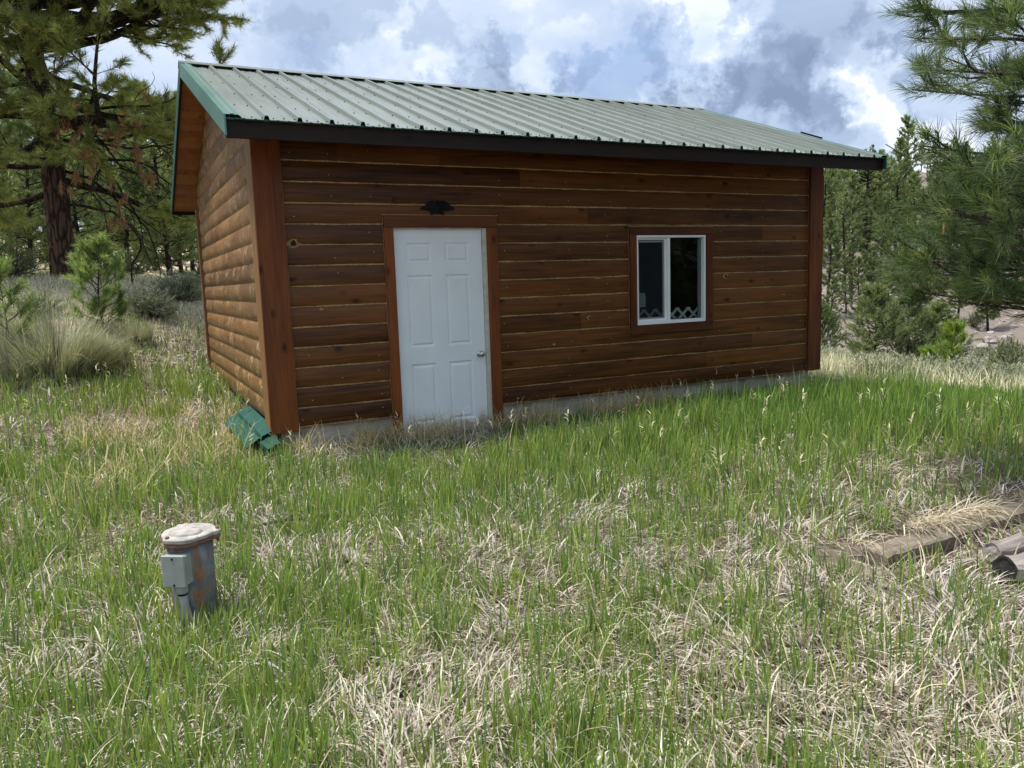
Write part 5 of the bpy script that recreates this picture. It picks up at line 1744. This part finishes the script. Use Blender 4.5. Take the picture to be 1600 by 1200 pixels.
    # trees standing on the camera's side, which the window glass mirrors
    for (x, y, sc) in ((13, -11, 1.5), (18, -15, 1.7), (10, -16, 1.6), (24, -14, 1.9), (16, -22, 2.0), (22, -24, 2.0), (12, -8.2, 1.2), (15.5, -9.0, 1.4), (18, -11.5, 1.5), (20.5, -10.5, 1.6), (14, -14, 1.6)):
        place(forest[0], (x, y), RNG.uniform(0, 6), sc, 'dense pine behind the camera, seen only mirrored in the window', 'pine tree', 'pines mirrored in the window')


RNG = np.random.default_rng(106)
woods()


# ------------------------------------------------------------------ shrubs
def shrub_mesh(rad, H, stems, leaves, leafl, leafw, cols, stemmat, twigr=.004, up=.2, domed=True):
    G = Geo(); sh = []
    for q in range(stems):
        a_ = RNG.uniform(0, 6.28); el = RNG.uniform(.25, 1.4)
        d = (math.cos(a_) * math.cos(el), math.sin(a_) * math.cos(el), math.sin(el))
        L = RNG.uniform(.6, 1.0) * (rad * math.cos(el) ** 2 + H * math.sin(el) ** 2)
        limb(G, (RNG.normal(0, rad * .08), RNG.normal(0, rad * .08), 0), d, L, twigr * 2, 0, sh, up=up, wig=.18, spread=.6, kids=5, seglen=max(.06, L / 5), maxlevel=1, flat=.2, minr=twigr * .5, k=4)
    SP, SD = set_shoots(sh)
    G2 = Geo()
    needles(G2, SP, SD, leaves, leafl, leafw, leafl * 2.5, .6, shoot_cols(len(SP), *cols), jit=.2)
    return G.build('stems', stemmat, None), G2.build('foliage', M['leaf'], None)


SAGE = (np.array([.42, .44, .34]), np.array([.22, .25, .17]), np.array([.46, .46, .30]), .3)
OLIVE = (np.array([.22, .25, .13]), np.array([.13, .16, .085]), np.array([.30, .31, .17]), .25)
GREYG = (np.array([.36, .39, .28]), np.array([.25, .28, .19]), np.array([.36, .37, .25]), .3)


def shrubs():
    # pale bunchgrass clump
    bx, by = at_px(85, 585, 10.9)
    bz = g1(bx, by)
    G = Geo()
    nt_ = 70; per = 70; n = nt_ * per
    ta = RNG.uniform(0, 6.28, nt_); tl = RNG.uniform(.35, 1.05, nt_); tb = np.abs(RNG.normal(0, .22, nt_)); tl_ = np.clip(RNG.normal(.55, .38, nt_), .02, 1.35)
    a = np.repeat(ta, per); L = np.repeat(tl, per) * RNG.uniform(.5, 1.15, n)
    B = np.stack([np.cos(a) * np.repeat(tb, per) * 1.5 + RNG.normal(0, .03, n), np.sin(a) * np.repeat(tb, per) + RNG.normal(0, .03, n), np.zeros(n)], -1)
    C = colmix(n, (.33, .33, .22), (.56, .52, .41), .16, (.22, .26, .13), .25) * np.repeat(RNG.uniform(.7, 1.15, nt_), per)[:, None]
    blades(G, B, None, L, RNG.uniform(.004, .008, n), a + RNG.normal(0, .28, n), np.repeat(tl_, per) + RNG.normal(0, .13, n), np.repeat(np.abs(RNG.normal(.75, .5, nt_)), per) + RNG.normal(0, .25, n), np.clip(C, .02, .9), seg=5)
    o = G.build('bunchgrass', M['dry']); o.location = (bx, by, bz)
    tag(o, 'large arching clump of pale bunchgrass on the bank at far left', 'bunchgrass')
    for (px, py, d, sc, lab) in ((165, 575, 11.4, .5, 'smaller arching bunchgrass tussock at the right foot of the large clump'), (5, 545, 12.0, .6, 'smaller bunchgrass tussock at the left edge behind the large clump'), (215, 530, 12.2, .42, 'grey dry tussock at the foot of the young pine')):
        c = o.copy(); S.collection.objects.link(c); x, y = at_px(px, py, d); c.location = (x, y, g1(x, y)); c.scale = (sc, sc, sc); c.rotation_euler = (0, 0, px)
        c['label'] = lab; c['category'] = 'bunchgrass'
    sg = shrub_mesh(.45, .50, 46, 10, .045, .014, SAGE, M['barkgrey'])
    ol = shrub_mesh(.8, .95, 60, 12, .05, .018, OLIVE, M['barkgrey'])
    gg = shrub_mesh(.7, .75, 60, 12, .05, .016, GREYG, M['barkgrey'])
    # left bank shrubs
    for (px, py, d, m_, sc, lab) in ((235, 478, 14.0, gg, (.9, .9, .75), 'low grey-green shrub just right of the young pine'), (285, 470, 15.5, gg, (.95, .95, .8), 'low grey-green shrub against the left wall of the cabin'),
                                     (55, 470, 13.5, gg, (.7, .7, .6), 'low shrub in front of the large pine trunk'), (330, 465, 17, ol, (.8, .8, .7), 'green bush half hidden behind the cabin gable'),
                                     (200, 455, 19, ol, (.9, .9, .6), 'olive bush in the shade between the large pine and the cabin'), (20, 445, 18, ol, (.9, .9, .7), 'olive bush left of the large pine trunk')):
        place(m_, at_px(px, py, d), px * .1, sc, lab, 'shrub', 'shrubs on the left bank', name='shrub')
    # right side
    place(ol, at_px(1575, 590, 17.5), .4, (1.15, 1.15, 1.05), 'dark olive rounded shrub at the right edge beyond the meadow', 'shrub', 'shrubs beyond the meadow', name='shrub')
    place(gg, at_px(1545, 585, 19.5), 1.4, (1.1, 1.1, 1.0), 'grey-green shrub just left of the dark olive one beyond the meadow', 'shrub', 'shrubs beyond the meadow', name='shrub')
    k = 0
    for q in range(34):
        px = RNG.uniform(1275, 1640); d = RNG.uniform(12.5, 21)
        x, y = at_px(px, 580, d)
        place(sg, (x, y), RNG.uniform(0, 6), RNG.uniform(.7, 1.25), 'pale silvery sagebrush bush in the meadow right of the cabin', 'sagebrush', 'sagebrush in the meadow', name='sagebrush')
    # scattered low shrubs on the hill
    for q in range(26):
        px = RNG.uniform(1270, 1640); d = RNG.uniform(30, 75)
        x, y = at_px(px, 480, d)
        place(ol if q % 2 else gg, (x, y), RNG.uniform(0, 6), (RNG.uniform(.5, 1.1),) * 3, 'low shrub scattered on the gravel hillside', 'shrub', 'shrubs on the hillside', name='shrub')


RNG = np.random.default_rng(107)
shrubs()


# ------------------------------------------------------------------ stones
def stones(name, pts, rad, label):
    G = Geo()
    base = np.array([(x, y, z) for x in (-1, 0, 1) for y in (-1, 0, 1) for z in (-1, 0, 1) if abs(x) + abs(y) + abs(z) == 1] , float)
    # octahedron split once
    F0 = [(0, 1, 2), (0, 2, 3), (0, 3, 4), (0, 4, 1), (5, 2, 1), (5, 3, 2), (5, 4, 3), (5, 1, 4)]
    V0 = [np.array(v, float) for v in ((0, 0, 1), (1, 0, 0), (0, 1, 0), (-1, 0, 0), (0, -1, 0), (0, 0, -1))]
    V = list(V0); F = []; cache = {}
    def mid(a, b):
        k = (min(a, b), max(a, b))
        if k not in cache:
            cache[k] = len(V); V.append(unit((V[a] + V[b]) / 2))
        return cache[k]
    for a, b, c in F0:
        ab, bc, ca = mid(a, b), mid(b, c), mid(c, a)
        F += [(a, ab, ca), (ab, b, bc), (ca, bc, c), (ab, bc, ca)]
    V = np.array(V); F = np.array(F)
    for (x, y), r in zip(pts, rad):
        s = np.array([r * RNG.uniform(.7, 1.3), r * RNG.uniform(.7, 1.3), r * RNG.uniform(.35, .8)])
        a = RNG.uniform(0, 6.28); c, si = math.cos(a), math.sin(a)
        W = V * (1 + RNG.normal(0, .13, (len(V), 1))) * s
        W = np.stack([W[:, 0] * c - W[:, 1] * si + x, W[:, 0] * si + W[:, 1] * c + y, W[:, 2] + g1(x, y) + r * .1], -1)
        G.add(W, F, 0, (1, 1, 1))
    tag(G.build(name, M['stone']), label, 'stones', kind='stuff')


pts = []
for q in range(900):
    px = RNG.uniform(1250, 1650); d = RNG.uniform(26, 80); pts.append(at_px(px, 480, d))
stones('hillside_rubble', pts, RNG.uniform(.06, .22, len(pts)), 'pale stones scattered over the far gravel hillside')
pts = [(-.9 + RNG.normal(0, .7), 4.9 + RNG.normal(0, .6)) for _ in range(90)]
pts = [p for p in pts if p[0] < -.15]
stones('bank_stones', pts, RNG.uniform(.02, .07, len(pts)), 'small grey stones on the bank behind the left corner of the cabin')
